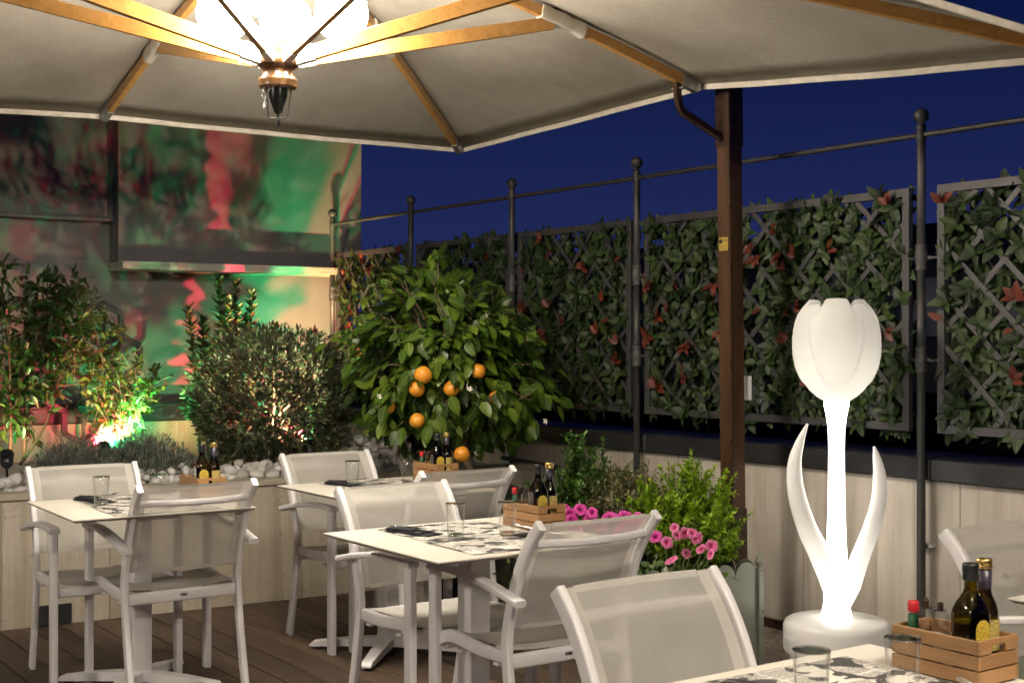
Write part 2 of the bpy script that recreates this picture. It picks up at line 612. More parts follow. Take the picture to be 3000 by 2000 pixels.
M['bark_red'] = simple("reddish_bark", (0.07, 0.03, 0.02), 0.75, 0, 0.35, 30, 0.4)
M['bark_pale'] = simple("pale_bark", (0.22, 0.16, 0.10), 0.75, 0, 0.3, 30, 0.5)

M['leaf_fence'] = leaf_mat("artificial_laurel_leaf", (0.005, 0.012, 0.0025), (0.013, 0.029, 0.0055), (0.036, 0.064, 0.012), 0.5, 0.55, 0.15)
M['leaf_red'] = leaf_mat("artificial_red_leaf", (0.06, 0.009, 0.004), (0.10, 0.017, 0.007), (0.15, 0.032, 0.014), 0.25, 0.5, 0.2)
M['leaf_orange'] = leaf_mat("citrus_leaf", (0.024, 0.055, 0.007), (0.062, 0.120, 0.011), (0.155, 0.235, 0.022), 0.4, 0.36, 0.3)
M['leaf_olive'] = leaf_mat("olive_leaf", (0.035, 0.045, 0.020), (0.075, 0.085, 0.045), (0.15, 0.16, 0.09), 0.2, 0.45, 0.25, False)
M['leaf_laurel'] = leaf_mat("laurel_leaf", (0.020, 0.035, 0.012), (0.045, 0.07, 0.02), (0.09, 0.12, 0.035), 0.4, 0.35, 0.25)
M['leaf_vib'] = leaf_mat("viburnum_leaf", (0.010, 0.024, 0.005), (0.026, 0.052, 0.010), (0.055, 0.090, 0.018), 0.4, 0.4, 0.25)
M['leaf_jasmine'] = leaf_mat("climber_leaf", (0.030, 0.050, 0.010), (0.075, 0.10, 0.018), (0.15, 0.17, 0.03), 0.4, 0.4, 0.35)
M['leaf_lav'] = leaf_mat("lavender_leaf", (0.06, 0.07, 0.058), (0.13, 0.15, 0.12), (0.22, 0.24, 0.20), 0.1, 0.7, 0.15, False)
M['leaf_box_dark'] = leaf_mat("box_leaf_dark", (0.03, 0.075, 0.012), (0.07, 0.16, 0.025), (0.14, 0.27, 0.045), 0.2, 0.4, 0.25, False)
M['leaf_box_bright'] = leaf_mat("box_leaf_bright", (0.12, 0.24, 0.012), (0.28, 0.44, 0.022), (0.46, 0.62, 0.05), 0.2, 0.4, 0.35, False)
M['leaf_var'] = leaf_mat("variegated_leaf", (0.06, 0.07, 0.025), (0.15, 0.15, 0.06), (0.38, 0.34, 0.20), 0.2, 0.5, 0.2, False)
M['leaf_pet'] = leaf_mat("petunia_leaf", (0.03, 0.06, 0.012), (0.06, 0.11, 0.022), (0.11, 0.17, 0.04), 0.3, 0.5, 0.25)


def mk_petal(name, c_in, c_out, vein):
    t = NT(name)
    lc = t.attr("lc")
    col = t.ramp(lc, [(0.0, (0.45, 0.40, 0.12)), (0.16, vein), (0.45, c_in), (1.0, c_out)])
    t.base(col, 0.6)
    tr = t.new("ShaderNodeBsdfTranslucent"); t.l.new(col, tr.inputs[0])
    mx = t.new("ShaderNodeMixShader"); mx.inputs[0].default_value = 0.35
    t.l.new(t.b.outputs[0], mx.inputs[1]); t.l.new(tr.outputs[0], mx.inputs[2])
    t.l.new(mx.outputs[0], t.out.inputs[0])
    return t.m


M['petal_mag'] = mk_petal("magenta_petal", (0.62, 0.04, 0.32), (0.70, 0.09, 0.42), (0.25, 0.005, 0.12))
M['petal_pink'] = mk_petal("pink_petal", (0.78, 0.14, 0.36), (0.82, 0.28, 0.48), (0.45, 0.03, 0.15))
t_ = NT("orange_peel")
t_.base(t_.ramp(t_.noise(t_.coord("Object"), 12, 4), [(0.3, (0.62, 0.22, 0.012)), (0.7, (0.78, 0.34, 0.03))]), 0.42)
t_.bump(t_.noise(t_.coord("Object"), 260, 2), 0.25, 0.002)
M['orange'] = t_.m
M['blossom'] = simple("white_blossom", (0.7, 0.68, 0.55), 0.6)


def mk_news():
    t = NT("newsprint_paper")
    tc = t.new("ShaderNodeTexCoord")
    oi = t.new("ShaderNodeObjectInfo")
    ad = t.new("ShaderNodeVectorMath", operation='ADD')
    cmb = t.new("ShaderNodeCombineXYZ")
    t.l.new(t.math('MULTIPLY', oi.outputs["Random"], 7.3), cmb.inputs[0]); t.l.new(t.math('MULTIPLY', oi.outputs["Random"], 3.1), cmb.inputs[1])
    t.l.new(tc.outputs["Object"], ad.inputs[0]); t.l.new(cmb.outputs[0], ad.inputs[1])
    sep = t.new("ShaderNodeSeparateXYZ"); t.l.new(ad.outputs[0], sep.inputs[0])
    wob = t.noise(ad.outputs[0], 16, 3, out="Color")
    ws = t.new("ShaderNodeSeparateColor"); t.l.new(wob, ws.inputs[0])
    u = t.math('MULTIPLY_ADD', ws.outputs[0], 0.05, sep.outputs[0]); v = t.math('MULTIPLY_ADD', ws.outputs[1], 0.035, sep.outputs[1])
    CU, CV = 0.072, 0.060
    cu = t.math('DIVIDE', u, CU); iu = t.math('FLOOR', cu); fu = t.math('FRACT', cu)
    v2 = t.math('MULTIPLY_ADD', t.math('FRACT', t.math('MULTIPLY', iu, 0.37)), 0.05, v)
    cv = t.math('DIVIDE', v2, CV); iv = t.math('FLOOR', cv); fv = t.math('FRACT', cv)
    wn_ = t.new("ShaderNodeTexWhiteNoise", noise_dimensions='2D')
    cc = t.new("ShaderNodeCombineXYZ"); t.l.new(iu, cc.inputs[0]); t.l.new(iv, cc.inputs[1])
    t.l.new(cc.outputs[0], wn_.inputs[0])
    kind = wn_.outputs[0]

    def band(f, a, b):
        return t.math('MULTIPLY', t.math('GREATER_THAN', f, a), t.math('LESS_THAN', f, b))
    inside = t.math('MULTIPLY', band(fu, 0.05, 0.95), band(fv, 0.06, 0.95))

    def lines(pitch, wscale, thr):
        r = t.math('DIVIDE', v2, pitch)
        row = t.math('FRACT', r); ri = t.math('FLOOR', r)
        c2 = t.new("ShaderNodeCombineXYZ")
        t.l.new(t.math('MULTIPLY', u, wscale), c2.inputs[0]); t.l.new(t.math('MULTIPLY', ri, 17.3), c2.inputs[1])
        n = t.noise(c2.outputs[0], 1.0, 2)
        return t.math('MULTIPLY', t.math('GREATER_THAN', row, 0.45), t.math('GREATER_THAN', n, thr))
    txt = lines(0.0042, 520, 0.44)
    head = lines(0.014, 230, 0.50)
    pic_n = t.noise(ad.outputs[0], 55, 5, 0.7)
    pic = t.math('GREATER_THAN', pic_n, 0.37)
    isp = t.math('GREATER_THAN', t.noise(ad.outputs[0], 15, 1.5, 0.5), 0.565)
    nop = t.math('SUBTRACT', 1.0, isp)
    ish = t.math('MULTIPLY', nop, band(kind, 0.10, 0.30))
    ist = t.math('MULTIPLY', nop, t.math('GREATER_THAN', kind, 0.30))
    ink = t.math('ADD', t.math('MULTIPLY', ish, head), t.math('MULTIPLY', ist, txt))
    ink = t.math('ADD', t.math('MULTIPLY', isp, pic), t.math('MULTIPLY', ink, inside))
    ink = t.math('MULTIPLY', ink, 0.94, clamp=True)
    t.base(t.mix(ink, (0.70, 0.67, 0.60), (0.012, 0.012, 0.014)), 0.75)
    return t.m


M['news'] = mk_news()


# ------------------------------------------------------------------ leaf geometry
def leaf_template(w=0.42, seg=4, fold=0.16, curl=0.18, serr=0.0, wide=0.42):
    V, L = [(0, 0, 0)], [0.0]
    for i in range(1, seg):
        y = i / seg
        hw = w * 0.5 * (math.sin(math.pi * y ** (0.75 if wide < 0.5 else 1.1)) ** 0.8)
        zc = -curl * y * y
        s = 1 + (serr if i % 2 else -serr)
        V += [(-hw * s, y, zc + fold * hw), (0, y, zc), (hw * s, y, zc + fold * hw)]
        L += [1.0, 0.0, 1.0]
    V.append((0, 1, -curl)); L.append(0.3)
    Fc = [(0, 2, 1), (0, 3, 2)]
    for i in range(seg - 2):
        a = 1 + 3 * i
        Fc += [(a, a + 1, a + 4, a + 3), (a + 1, a + 2, a + 5, a + 4)]
    a = 1 + 3 * (seg - 2); tip = len(V) - 1
    Fc += [(a, a + 1, tip), (a + 1, a + 2, tip)]
    return np.array(V, float), Fc, np.array(L, float)


T_BROAD = leaf_template(0.56, 5, 0.2, 0.15)
T_FENCE = leaf_template(0.52, 6, 0.22, 0.18, 0.05)
T_LAUREL = leaf_template(0.36, 4, 0.25, 0.1)
T_BAY = leaf_template(0.44, 4, 0.18, 0.05)
T_SMALL = leaf_template(0.46, 3, 0.2, 0.12)
T_NARROW = leaf_template(0.29, 3, 0.3, 0.1)
T_NEEDLE = leaf_template(0.13, 2, 0.3, 0.1)
T_TINY = leaf_template(0.48, 2, 0.25, 0.1)
T_TINYN = leaf_template(0.30, 2, 0.25, 0.1)


def norm(a):
    return a / np.maximum(1e-9, np.linalg.norm(a, axis=-1, keepdims=True))


def leaf_frames(P, D, N):
    D = norm(D)
    N = N - D * (N * D).sum(1, keepdims=True)
    N = norm(N + 1e-6)
    X = np.cross(D, N)
    return X, D, N


def cloud(name, tmpl, P, D, N, S, mat, parent, kind="stuff", spread=1.0):
    V, Fc, L = tmpl
    n, m = len(P), len(V)
    if n == 0: return None
    X, Y, Z = leaf_frames(P, D, N)
    W = P[:, None, :] + S[:, None, None] * (V[None, :, 0:1] * X[:, None, :] + V[None, :, 1:2] * Y[:, None, :] + V[None, :, 2:3] * Z[:, None, :])
    me = bpy.data.meshes.new(name)
    me.vertices.add(n * m)
    me.vertices.foreach_set("co", W.reshape(-1).astype(np.float32))
    cnt = np.array([len(f) for f in Fc])
    flat = np.concatenate([np.array(f) for f in Fc])
    loops = (flat[None, :] + (np.arange(n) * m)[:, None]).reshape(-1)
    tot = np.tile(cnt, n)
    start = np.concatenate([[0], np.cumsum(tot)[:-1]])
    me.loops.add(len(loops))
    me.loops.foreach_set("vertex_index", loops.astype(np.int32))
    me.polygons.add(len(tot))
    me.polygons.foreach_set("loop_start", start.astype(np.int32))
    me.polygons.foreach_set("loop_total", tot.astype(np.int32))
    me.update(calc_edges=True)
    a = me.attributes.new("lc", 'FLOAT', 'POINT'); a.data.foreach_set("value", np.tile(L, n).astype(np.float32))
    tn = np.repeat(np.clip(rng.beta(2, 2, n) * spread, 0, 0.999), m)
    a = me.attributes.new("tint", 'FLOAT', 'POINT'); a.data.foreach_set("value", tn.astype(np.float32))
    o = link(name, me, mat, parent, True)
    if kind: o["kind"] = kind
    return o


_single = {}


def single_leaf(key, tmpl, mat):
    if key not in _single:
        V, Fc, L = tmpl
        me = bpy.data.meshes.new("leaf")
        me.from_pydata([tuple(p) for p in V], [], Fc)
        a = me.attributes.new("lc", 'FLOAT', 'POINT'); a.data.foreach_set("value", L.astype(np.float32))
        me.materials.append(mat)
        me.polygons.foreach_set("use_smooth", [True] * len(me.polygons))
        _single[key] = me
    return _single[key]


def leaf_objects(key, tmpl, P, D, N, S, mat, parent, name="leaf"):
    me = single_leaf(key, tmpl, mat)
    X, Y, Z = leaf_frames(P, D, N)
    for i in range(len(P)):
        o = bpy.data.objects.new(name, me)
        s = S[i]
        o.matrix_local = Matrix(((X[i, 0] * s, Y[i, 0] * s, Z[i, 0] * s, P[i, 0]), (X[i, 1] * s, Y[i, 1] * s, Z[i, 1] * s, P[i, 1]),
                                 (X[i, 2] * s, Y[i, 2] * s, Z[i, 2] * s, P[i, 2]), (0, 0, 0, 1)))
        o.parent = parent
        COL.objects.link(o)


def split_leaves(key, tmpl, P, D, N, S, mat, parent, score, limit=300, stuff="foliage"):
    """the 'limit' best scoring leaves are parts of their own, the rest one mass"""
    idx = np.argsort(-score)
    a, b = idx[:limit], idx[limit:]
    leaf_objects(key, tmpl, P[a], D[a], N[a], S[a], mat, parent)
    cloud(stuff, tmpl, P[b], D[b], N[b], S[b], mat, parent)


def rvec(n):
    return norm(rng.normal(size=(n, 3)))


# ================================================================== large structure
# ground, far below the roof terrace's edge it runs out to the horizon
tag(MB().add([(-600, -600, -0.10), (600, -600, -0.10), (600, 600, -0.10), (-600, 600, -0.10)], [(0, 1, 2, 3)]).build("ground", M['ground']), kind="structure")

# frame of the parapet / fence: local x = t along the fence (away), local y = towards the terrace
W0 = Vector((1.329, 6.46, 0))
WA = math.atan2(0.813, -0.582)


def fence_root(name):
    return empty(name, W0, WA)


# frame of the planting bed: local x = s to the right, local y = depth away from the deck
P0 = Vector((-2.48, 6.44, 0))
PA = R(31.8)
PX = Vector((math.cos(PA), math.sin(PA), 0))
PY = Vector((-math.sin(PA), math.cos(PA), 0))


def bed_s(x_px, depth):
    """s at which a thing at that depth in the bed stands to appear at column x_px"""
    k = (x_px - 1500) / F
    q = P0 + PY * depth
    return (k * q.y - q.x) / (PX.x - k * PX.y)


def bed_w(s, depth, z=0.0):
    p = P0 + PX * s + PY * depth
    return Vector((p.x, p.y, z))


def px_z(y_px, Y):
    return CAM_H - (y_px - 1000) * Y / F


# ---- deck of hardwood planks
deck = empty("deck", (0, 0, 0), TH)                       # local x = E2, local y = E1
tag(deck, kind="structure")
MB().box((1.6, 2.6, -0.055), (4.8, 9.2, 0.02)).build("deck_bed", M['soil'], deck)
PITCH, PW = 0.145, 0.1395
plank_me = {}
for i in range(28):
    x = -0.30 + i * PITCH
    cut = [(-1.9, 1.2 + (i * 0.83) % 2.0), (1.2 + (i * 0.83) % 2.0, 7.15)]
    for a, b in cut:
        L = b - a - 0.004
        o = MB().box((0, 0, -0.014), (PW, L, 0.028), 0.003).build("plank", M['deck'], deck)
        o.location = (x, (a + b) / 2, 0.0008 * math.sin(i * 5.1))
# ---- aggregate paving right of the deck
pav = MB().box((0, 0, -0.015), (2.2, 9.2, 0.03)).build("paving", M['paving'])
pav.location = (E2 * 4.80 + E1 * 2.6); pav.rotation_euler = (0, 0, TH)
tag(pav, kind="structure")

# ---- travertine planter
pl = empty("stone_planter", P0, PA)
tag(pl, "long low planter clad in beige travertine behind the rear tables", "planter")
PLH = 0.66
for i in range(9):
    w = 0.52
    s0 = -1.55 + i * w
    if s0 > 3.1: break
    w2 = min(w, 3.14 - s0)
    o = MB().box((0, 0, 0), (w2 - 0.003, 0.03, PLH - 0.035), 0.0015).build("panel", M['trav_planter'], pl)
    o.location = (s0 + w2 / 2, 0.015 + 0.0015 * (i % 2), (PLH - 0.035) / 2)
for i in range(5):
    s0 = -1.55 + i * 0.94
    w2 = min(0.94, 3.14 - s0)
    o = MB().box((0, 0, 0), (w2 - 0.003, 0.14, 0.034), 0.004).build("coping", M['coping'], pl)
    o.location = (s0 + w2 / 2, 0.06, PLH - 0.018)
MB().box((0.8, 1.32, 0.27), (4.7, 2.5, 0.54)).build("soil", M['soil'], pl)
MB().box((0.8, 2.56, 0.42), (4.7, 0.08, 0.84)).build("rear_kerb", M['trav_planter'], pl)
MB().box((0.8, 2.58, 0.905), (4.7, 0.22, 0.13), 0.01).box((0.8, 2.48, 0.93), (4.7, 0.05, 0.02)).build("trough", M['black_metal'], pl)
MB().box((bed_s(160, 0), -0.003, 0.055), (0.16, 0.02, 0.095)).build("drain_opening", M['black_metal'], pl)

# ---- building wall with projecting bay
bw = empty("building", P0, PA)
tag(bw, "tall plastered building wall washed with red and green light behind the planter", "building")
WS = bed_s(1021, 2.9)
sb = bed_s(344, 2.68)                       # left edge of the bay
Yb = bed_w(sb, 2.68).y
zb = px_z(790, Yb)                          # underside of the bay
MB().box(((-4 + WS) / 2, 3.15, 3.2), (WS + 4, 0.5, 6.4)).build("wall", M['plaster'], bw)
sl = bed_s(170, 2.85)
zl = px_z(634, bed_w(sl, 2.85).y)
MB().box(((-4 + sb) / 2, 2.85, (zl + 6.4) / 2), (sb + 4, 0.096, 6.4 - zl)).build("upper_wall", M['plaster'], bw)
MB().box(((-4 + sb) / 2, 2.835, zl - 0.012), (sb + 4, 0.12, 0.024), 0.004).build("ledge", M['plaster'], bw)
MB().box(((sb + WS) / 2, 2.78, (zb + 0.056 + 6.4) / 2), (WS - sb - 0.004, 0.236, 6.4 - zb - 0.056)).build("bay", M['plaster'], bw)
MB().box(((sb + WS) / 2, 2.695, zb + 0.027), (WS - sb + 0.03, 0.406, 0.054), 0.004).build("sill", M['marble'], bw)

# ---- parapet wall of grey travertine with dark cap
pw = fence_root("parapet_wall")
tag(pw, "parapet wall clad in grey travertine slabs under a dark metal cap", "wall")
T0, T1 = -2.6, 4.62
t = -0.1104 - 0.4384 * 6
i = 0
while t < T1:
    w = min(0.4384, T1 - t)
    o = MB().box((0, 0, 0), (w - 0.0025, 0.03, 0.752), 0.001).build("slab", M['trav_wall'], pw)
    o.location = (t + w / 2, -0.015 - 0.001 * (i % 2), 0.044 + 0.376)
    t += 0.4384; i += 1
MB().box(((T0 + T1) / 2, -0.14, 0.40), (T1 - T0, 0.20, 0.80)).build("core", M['soil'], pw)
MB().box(((T0 + T1) / 2, 0.012, 0.022), (T1 - T0, 0.02, 0.044), 0.003).build("skirting", M['bronze'], pw)
tc0 = T0
for k, tl_ in enumerate((1.74, 1.85, 1.85, 1.78)):
    tb = tc0 + tl_
    o = MB().box((0, 0, 0), (tl_ - 0.004, 0.34, 0.095), 0.006).build("cap", M['black_metal'], pw)
    o.location = ((tc0 + tb) / 2, -0.135, 0.80 + 0.0475 + 0.0015 * (k % 2))
    tc0 = tb
MB().box((1.694, 0.004, 0.66), (0.125, 0.012, 0.175), 0.004).build("hatch_frame", M['frame'], pw)
MB().box((1.685, 0.012, 0.66), (0.105, 0.008, 0.150), 0.006).build("hatch_cover", M['trav_wall'], pw)
con = MB()
pts = [(2.05 + 0.01 * k, 0.03, 0.665 + 0.004 * math.sin(k * 0.4)) for k in range(60)]
con.tube([(1.76, 0.03, 0.655), (2.35, 0.03, 0.672)], 0.012, 10)
for k in range(40): con.tube([(1.77 + k * 0.0145, 0.03, 0.6555 + k * 0.0004), (1.7765 + k * 0.0145, 0.03, 0.6557 + k * 0.0004)], 0.0145, 10)
con.build("conduit", M['gun'], pw)
# ---- dark roof behind the parapet
rf = empty("roof", W0, WA)
tag(rf, kind="structure")
MB().box((1.0, -4.35, 0.80), (9.5, 8.0, 0.16)).build("roof_sheet", M['bitumen'], rf)
for k, (a, b, w, d) in enumerate(((0.05, -0.75, 0.8, 0.16), (1.6, -0.9, 1.0, 0.2), (-1.15, -0.5, 0.7, 0.14), (2.9, -1.1, 0.7, 0.2))):
    MB().box((a, b, 0.93), (w, d, 0.06), 0.01).build("roof_strip", M['bitumen'], rf)

# ---- neighbouring roof building glimpsed through the screens
nb = empty("neighbour_building", W0 + Vector((math.sin(WA), -math.cos(WA), 0)) * 6.5, WA)
tag(nb, "dim grey rooftop building with slanted glazing behind the leafy screens", "building")
M['dim_render'] = simple("dark_grey_render", (0.055, 0.057, 0.062), 0.8, 0, 0.25, 1.5)
M['pale_panel'] = simple("pale_rendered_panel", (0.30, 0.32, 0.33), 0.7, 0, 0.2, 2)
MB().box((2.0, -1.5, 1.25), (26, 3.0, 2.7)).build("wall", M['dim_render'], nb)
MB().box((-2.2, -1.4, 2.72), (3.4, 2.6, 0.22)).build("plant_room", M['dim_render'], nb)
for k in range(9):
    MB().box((-4.6 + k * 1.25, 0.02, 1.55 + 0.2 * (k % 3)), (0.5, 0.05, 0.6), 0.01).build("pale_panel", M['pale_panel'], nb)
for k in range(6):
    MB().bar((-2.9, 0.35, 0.80 + k * 0.20), (-1.0, 0.35, 1.45 + k * 0.20), 0.05, 0.025).build("glazing_bar", M['zinc'], nb)

# ================================================================== fence
# ---- posts and rail
rl = fence_root("metal_railing")
tag(rl, "grey steel railing with ball topped posts and one thin top rail", "railing")
OFF = 0.06
post_t = [-2.05, -0.835, 1.03, 2.20, 3.40, 4.545]
prof = [(0.019, 0.0), (0.019, 1.262), (0.024, 1.264), (0.027, 1.272), (0.024, 1.28), (0.0225, 1.284), (0.027, 1.30), (0.028, 1.32), (0.027, 1.342), (0.0225, 1.356), (0.025, 1.362), (0.027, 1.37), (0.024, 1.378), (0.019, 1.38),
        (0.019, 1.702), (0.024, 1.704), (0.027, 1.712), (0.024, 1.72), (0.0225, 1.724), (0.027, 1.74), (0.028, 1.76), (0.027, 1.782), (0.0225, 1.796), (0.025, 1.802), (0.027, 1.81), (0.024, 1.818), (0.019, 1.82),
        (0.019, 2.265), (0.022, 2.27), (0.022, 2.31), (0.018, 2.315), (0.022, 2.322), (0.022, 2.328), (0.015, 2.334), (0.019, 2.343), (0.012, 2.35)]
post_mesh = MB().lathe(prof, 14).mesh("post")
ball_mesh = MB().sphere((0, 0, 2.374), 0.033, 20, 12).mesh("ball")
clamp_mesh = MB()
for z in (1.32, 1.76):
    for sx in (-1, 1):
        clamp_mesh.tube([(sx * 0.02, -0.01, z), (sx * 0.045, -0.015, z)], 0.010, 8)
        clamp_mesh.tube([(sx * 0.045, -0.015, z), (sx * 0.075, -0.022, z)], 0.0075, 8)
clamp_mesh = clamp_mesh.mesh("clamp")
for k, t in enumerate(post_t):
    o = link("post", post_mesh, M['gun'], rl)
    o.location = (t, OFF, 0)
    b = link("ball", ball_mesh, M['gun'], o)
    c = link("clamp", clamp_mesh, M['gun'], o)
    if k: MB().tube([(post_t[k - 1] + 0.02, OFF, 2.29), (t - 0.02, OFF, 2.29)], 0.0125, 10).build("rail", M['gun'], rl)
    if t < 0:
        MB().box((0, -0.03, 0.52), (0.09, 0.03, 0.02), 0.004).build("bracket", M['zinc'], o)
        MB().tube([(0.0, -0.02, 0.1), (0.0, -0.021, 0.78)], 0.004, 6).build("cable", M['bronze'], o).location = (0.03, -0.03, 0)

# ---- leafy lattice panels
PZ0, PZ1 = 1.008, 2.070


def lattice_panel(ta, tb, label, nleaf, nred, nobj):
    w, h = tb - ta, PZ1 - PZ0
    o = fence_root("leafy_lattice_panel")
    o.location = W0 + Vector((math.cos(WA), math.sin(WA), 0)) * ta + Vector((-math.sin(WA), math.cos(WA), 0)) * 0.03 + Vector((0, 0, PZ0))
    tag(o, label, "screen", "leafy lattice screens along the parapet")
    fw, fd = 0.036, 0.03
    fr = MB()
    fr.box((w / 2, 0, fw / 2), (w, fd, fw), 0.001).box((w / 2, 0, h - fw / 2), (w, fd, fw), 0.001)
    fr.box((fw / 2, 0, h / 2), (fw, fd, h - 2 * fw), 0.001).box((w - fw / 2, 0, h / 2), (fw, fd, h - 2 * fw), 0.001)
    fr.build("frame", M['gun_lat'], o)
    p = 0.215
    x0, x1, z0, z1 = fw, w - fw, fw, h - fw
    for sgn in (1, -1):
        c = -4.0
        while c < 4.0:
            # z = sgn*(x) + c
            pts = []
            for x in (x0, x1):
                z = sgn * x + c
                if z0 <= z <= z1: pts.append((x, z))
            for z in (z0, z1):
                x = (z - c) / sgn
                if x0 < x < x1: pts.append((x, z))
            if len(pts) >= 2:
                pts.sort()
                a, b = pts[0], pts[-1]
                if (a[0] - b[0]) ** 2 + (a[1] - b[1]) ** 2 > 0.002:
                    yy = 0.006 if sgn > 0 else 0.0025
                    MB().bar((a[0], yy, a[1]), (b[0], yy, b[1]), 0.003, 0.024, 0, up=(0, 0, 1)).build("slat", M['gun_lat'], o)
            c += p
    # sprigs of leaves, four to seven each
    n_s = nleaf // 5
    cx = rng.uniform(0.01, w - 0.01, n_s); cz = rng.uniform(0.0, h - 0.02, n_s); cyy = rng.uniform(-0.075, 0.016, n_s)
    P, D, N, S = [], [], [], []
    for i in range(n_s):
        m = rng.integers(4, 7)
        a0 = rng.uniform(0, 6.28)
        for j in range(m):
            a = a0 + j * 2 * math.pi / m + rng.normal(0, 0.3)
            D.append((math.cos(a), rng.uniform(0.1, 0.75), math.sin(a) * 0.9 + 0.1))
            N.append((rng.normal(0, 0.25), 1.0, 0.35 + rng.normal(0, 0.25)))
            P.append((cx[i], cyy[i], cz[i])); S.append(0.040 + 0.055 * rng.beta(2, 2))
    P, D, N, S = map(np.array, (P, D, N, S))
    split_leaves("fence", T_FENCE, P, D, N, S, M['leaf_fence'], o, P[:, 1] + D[:, 1] * 0.03 + rng.uniform(0, 0.03, len(P)), nobj)
    # red sprigs
    P, D, N, S = [], [], [], []
    for i in range(nred):
        x, z, yy = rng.uniform(0.02, w - 0.02), rng.uniform(0.12, h - 0.03), rng.uniform(0.03, 0.05)
        m = rng.integers(1, 6); a0 = rng.uniform(-0.5, 3.5)
        for j in range(m):
            a = a0 + j * rng.uniform(0.5, 1.0)
            D.append((math.cos(a), rng.uniform(0.2, 0.7), math.sin(a))); N.append((rng.normal(0, 0.3), 1, 0.4))
            P.append((x, yy, z)); S.append(rng.uniform(0.045, 0.075))
    P, D, N, S = map(np.array, (P, D, N, S))
    leaf_objects("red", T_FENCE, P, D, N, S, M['leaf_red'], o, "red_leaf")
    # dark mesh of wiry stems at the back
    st = MB()
    for i in range(int(26 * w)):
        x = rng.uniform(0, w); z = rng.uniform(0, h)
        st.tube([(x, -0.045, z), (min(w, max(0, x + rng.normal(0, 0.12))), -0.04, min(h, max(0, z + rng.normal(0, 0.12))))], 0.002, 4)
    st.build("stems", M['bark'], o)["kind"] = "stuff"
    return o


lattice_panel(-2.30, -0.905, "leafy lattice screen cut by the right edge of the picture", 2700, 20, 290)
lattice_panel(-0.758, 0.985, "wide leafy lattice screen behind the tulip lamp and brown post", 4400, 30, 300)
lattice_panel(1.10, 2.165, "leafy lattice screen just right of the orange tree", 2600, 17, 280)
lattice_panel(2.255, 3.36, "dark leafy lattice screen directly behind the orange tree", 2400, 12, 220)
lattice_panel(3.46, 4.52, "farthest leafy lattice screen beside the building corner", 2300, 10, 180)

# ================================================================== umbrella
UC = Vector((-0.873, 4.967, 0))
UT = R(34.05)
uu = Vector((math.cos(UT), math.sin(UT), 0)); uv = Vector((-math.sin(UT), math.cos(UT), 0))
RIM = [Vector((0.846, 6.10, 2.575)), Vector((-0.307, 7.776, 2.53)), Vector((-2.034, 6.643, 2.534)), Vector((-3.68, 5.51, 2.47)),
       Vector((-2.55, 3.83, 2.52)), Vector((-1.416, 2.158, 2.36)), Vector((0.26, 3.29, 2.52)), Vector((1.926, 4.424, 2.365))]
APEX = Vector((0, 0, 3.02))
um = empty("umbrella", UC, 0)
tag(um, "large square cream canvas umbrella with wooden ribs over the left tables", "umbrella")
rim = [p - UC for p in RIM]


def rib_pt(p, s, lift=0.0):
    """s = 0 at the apex, 1 at the rim; ribs bow a little upward"""
    q = APEX.lerp(p, s)
    q.z += 0.045 * math.sin(math.pi * s) + lift
    return q


cv, cf = [], []
NR, NA = 16, 10
grid = []
for k in range(8):
    a, b = rim[k], rim[(k + 1) % 8]
    for j in range(NA):
        f = j / NA
        col_ = []
        for i in range(NR + 1):
            s = 0.02 + 1.0 * i / NR
            p = rib_pt(a, s).lerp(rib_pt(b, s), f)
            sag = 0.022 * math.sin(math.pi * f) * s * (0.6 + 0.4 * s)
            edge_in = 0.016 * math.sin(math.pi * f) * s ** 3
            p = p * 1.0
            p.x *= 1 - edge_in; p.y *= 1 - edge_in
            p.z += 0.030 - sag * 0.6 + 0.0015 * math.sin(17 * f + 9 * s + k)
            if i == NR: p.z -= 0.012
            col_.append(len(cv)); cv.append(p[:])
        grid.append(col_)
n8 = len(grid)
for c in range(n8):
    d = (c + 1) % n8
    for i in range(NR): cf.append((grid[c][i], grid[c][i + 1], grid[d][i + 1], grid[d][i]))
canopy = MB().add(cv, cf, True).build("canopy", M['canopy'], um)
sol = canopy.modifiers.new("cloth", 'SOLIDIFY'); sol.thickness = 0.003; sol.offset = 1
hemv = []
for c in range(n8): hemv.append(Vector(cv[grid[c][-1]]))
hp = rrect(0.010, 0.026, 0.004, 2)
MB().sweep([v + Vector((0, 0, -0.012)) for v in hemv + [hemv[0]]], hp, cap=False).build("hem", M['canvas_trim'], canopy)
hubz = 2.455
for k in range(8):
    p = rim[k]
    SJ = 1.25 / Vector((p.x, p.y, 0)).length
    path = [rib_pt(p, s, -0.014) for s in [0.03 + 0.965 * i / 10 for i in range(11)]]
    rb = MB().sweep(path, rrect(0.03, 0.046, 0.003, 1), smooth=False).build("rib", M['beam'], um)
    # metal shoe at the tip
    MB().sweep([rib_pt(p, s, -0.014) for s in (0.955, 1.0)], rrect(0.034, 0.050, 0.002, 1), smooth=False).build("end_shoe", M['zinc'], rb)
    # canvas pocket where the strut meets the rib
    MB().sweep([rib_pt(p, SJ - 0.03 + 0.11 * i / 8, -0.014 + 0.002 * math.sin(i * 2.2)) for i in range(9)], rrect(0.046, 0.062, 0.01, 2), scale=[1 + 0.07 * math.sin(i * 1.9 + k) for i in range(9)]).build("pocket", M['canvas_trim'], rb)
    d = Vector((p.x, p.y, 0)).normalized()
    a = Vector((0, 0, hubz)) + d * 0.070
    b = rib_pt(p, SJ, -0.042)
    st = MB().bar(a + (b - a).normalized() * 0.05, b, 0.024, 0.056, 0.002).build("strut", M['beam'], um)
    MB().bar(a, a + (b - a).normalized() * 0.075, 0.030, 0.062, 0.002).build("strut_shoe", M['frame'], st)
HZ = 0.028
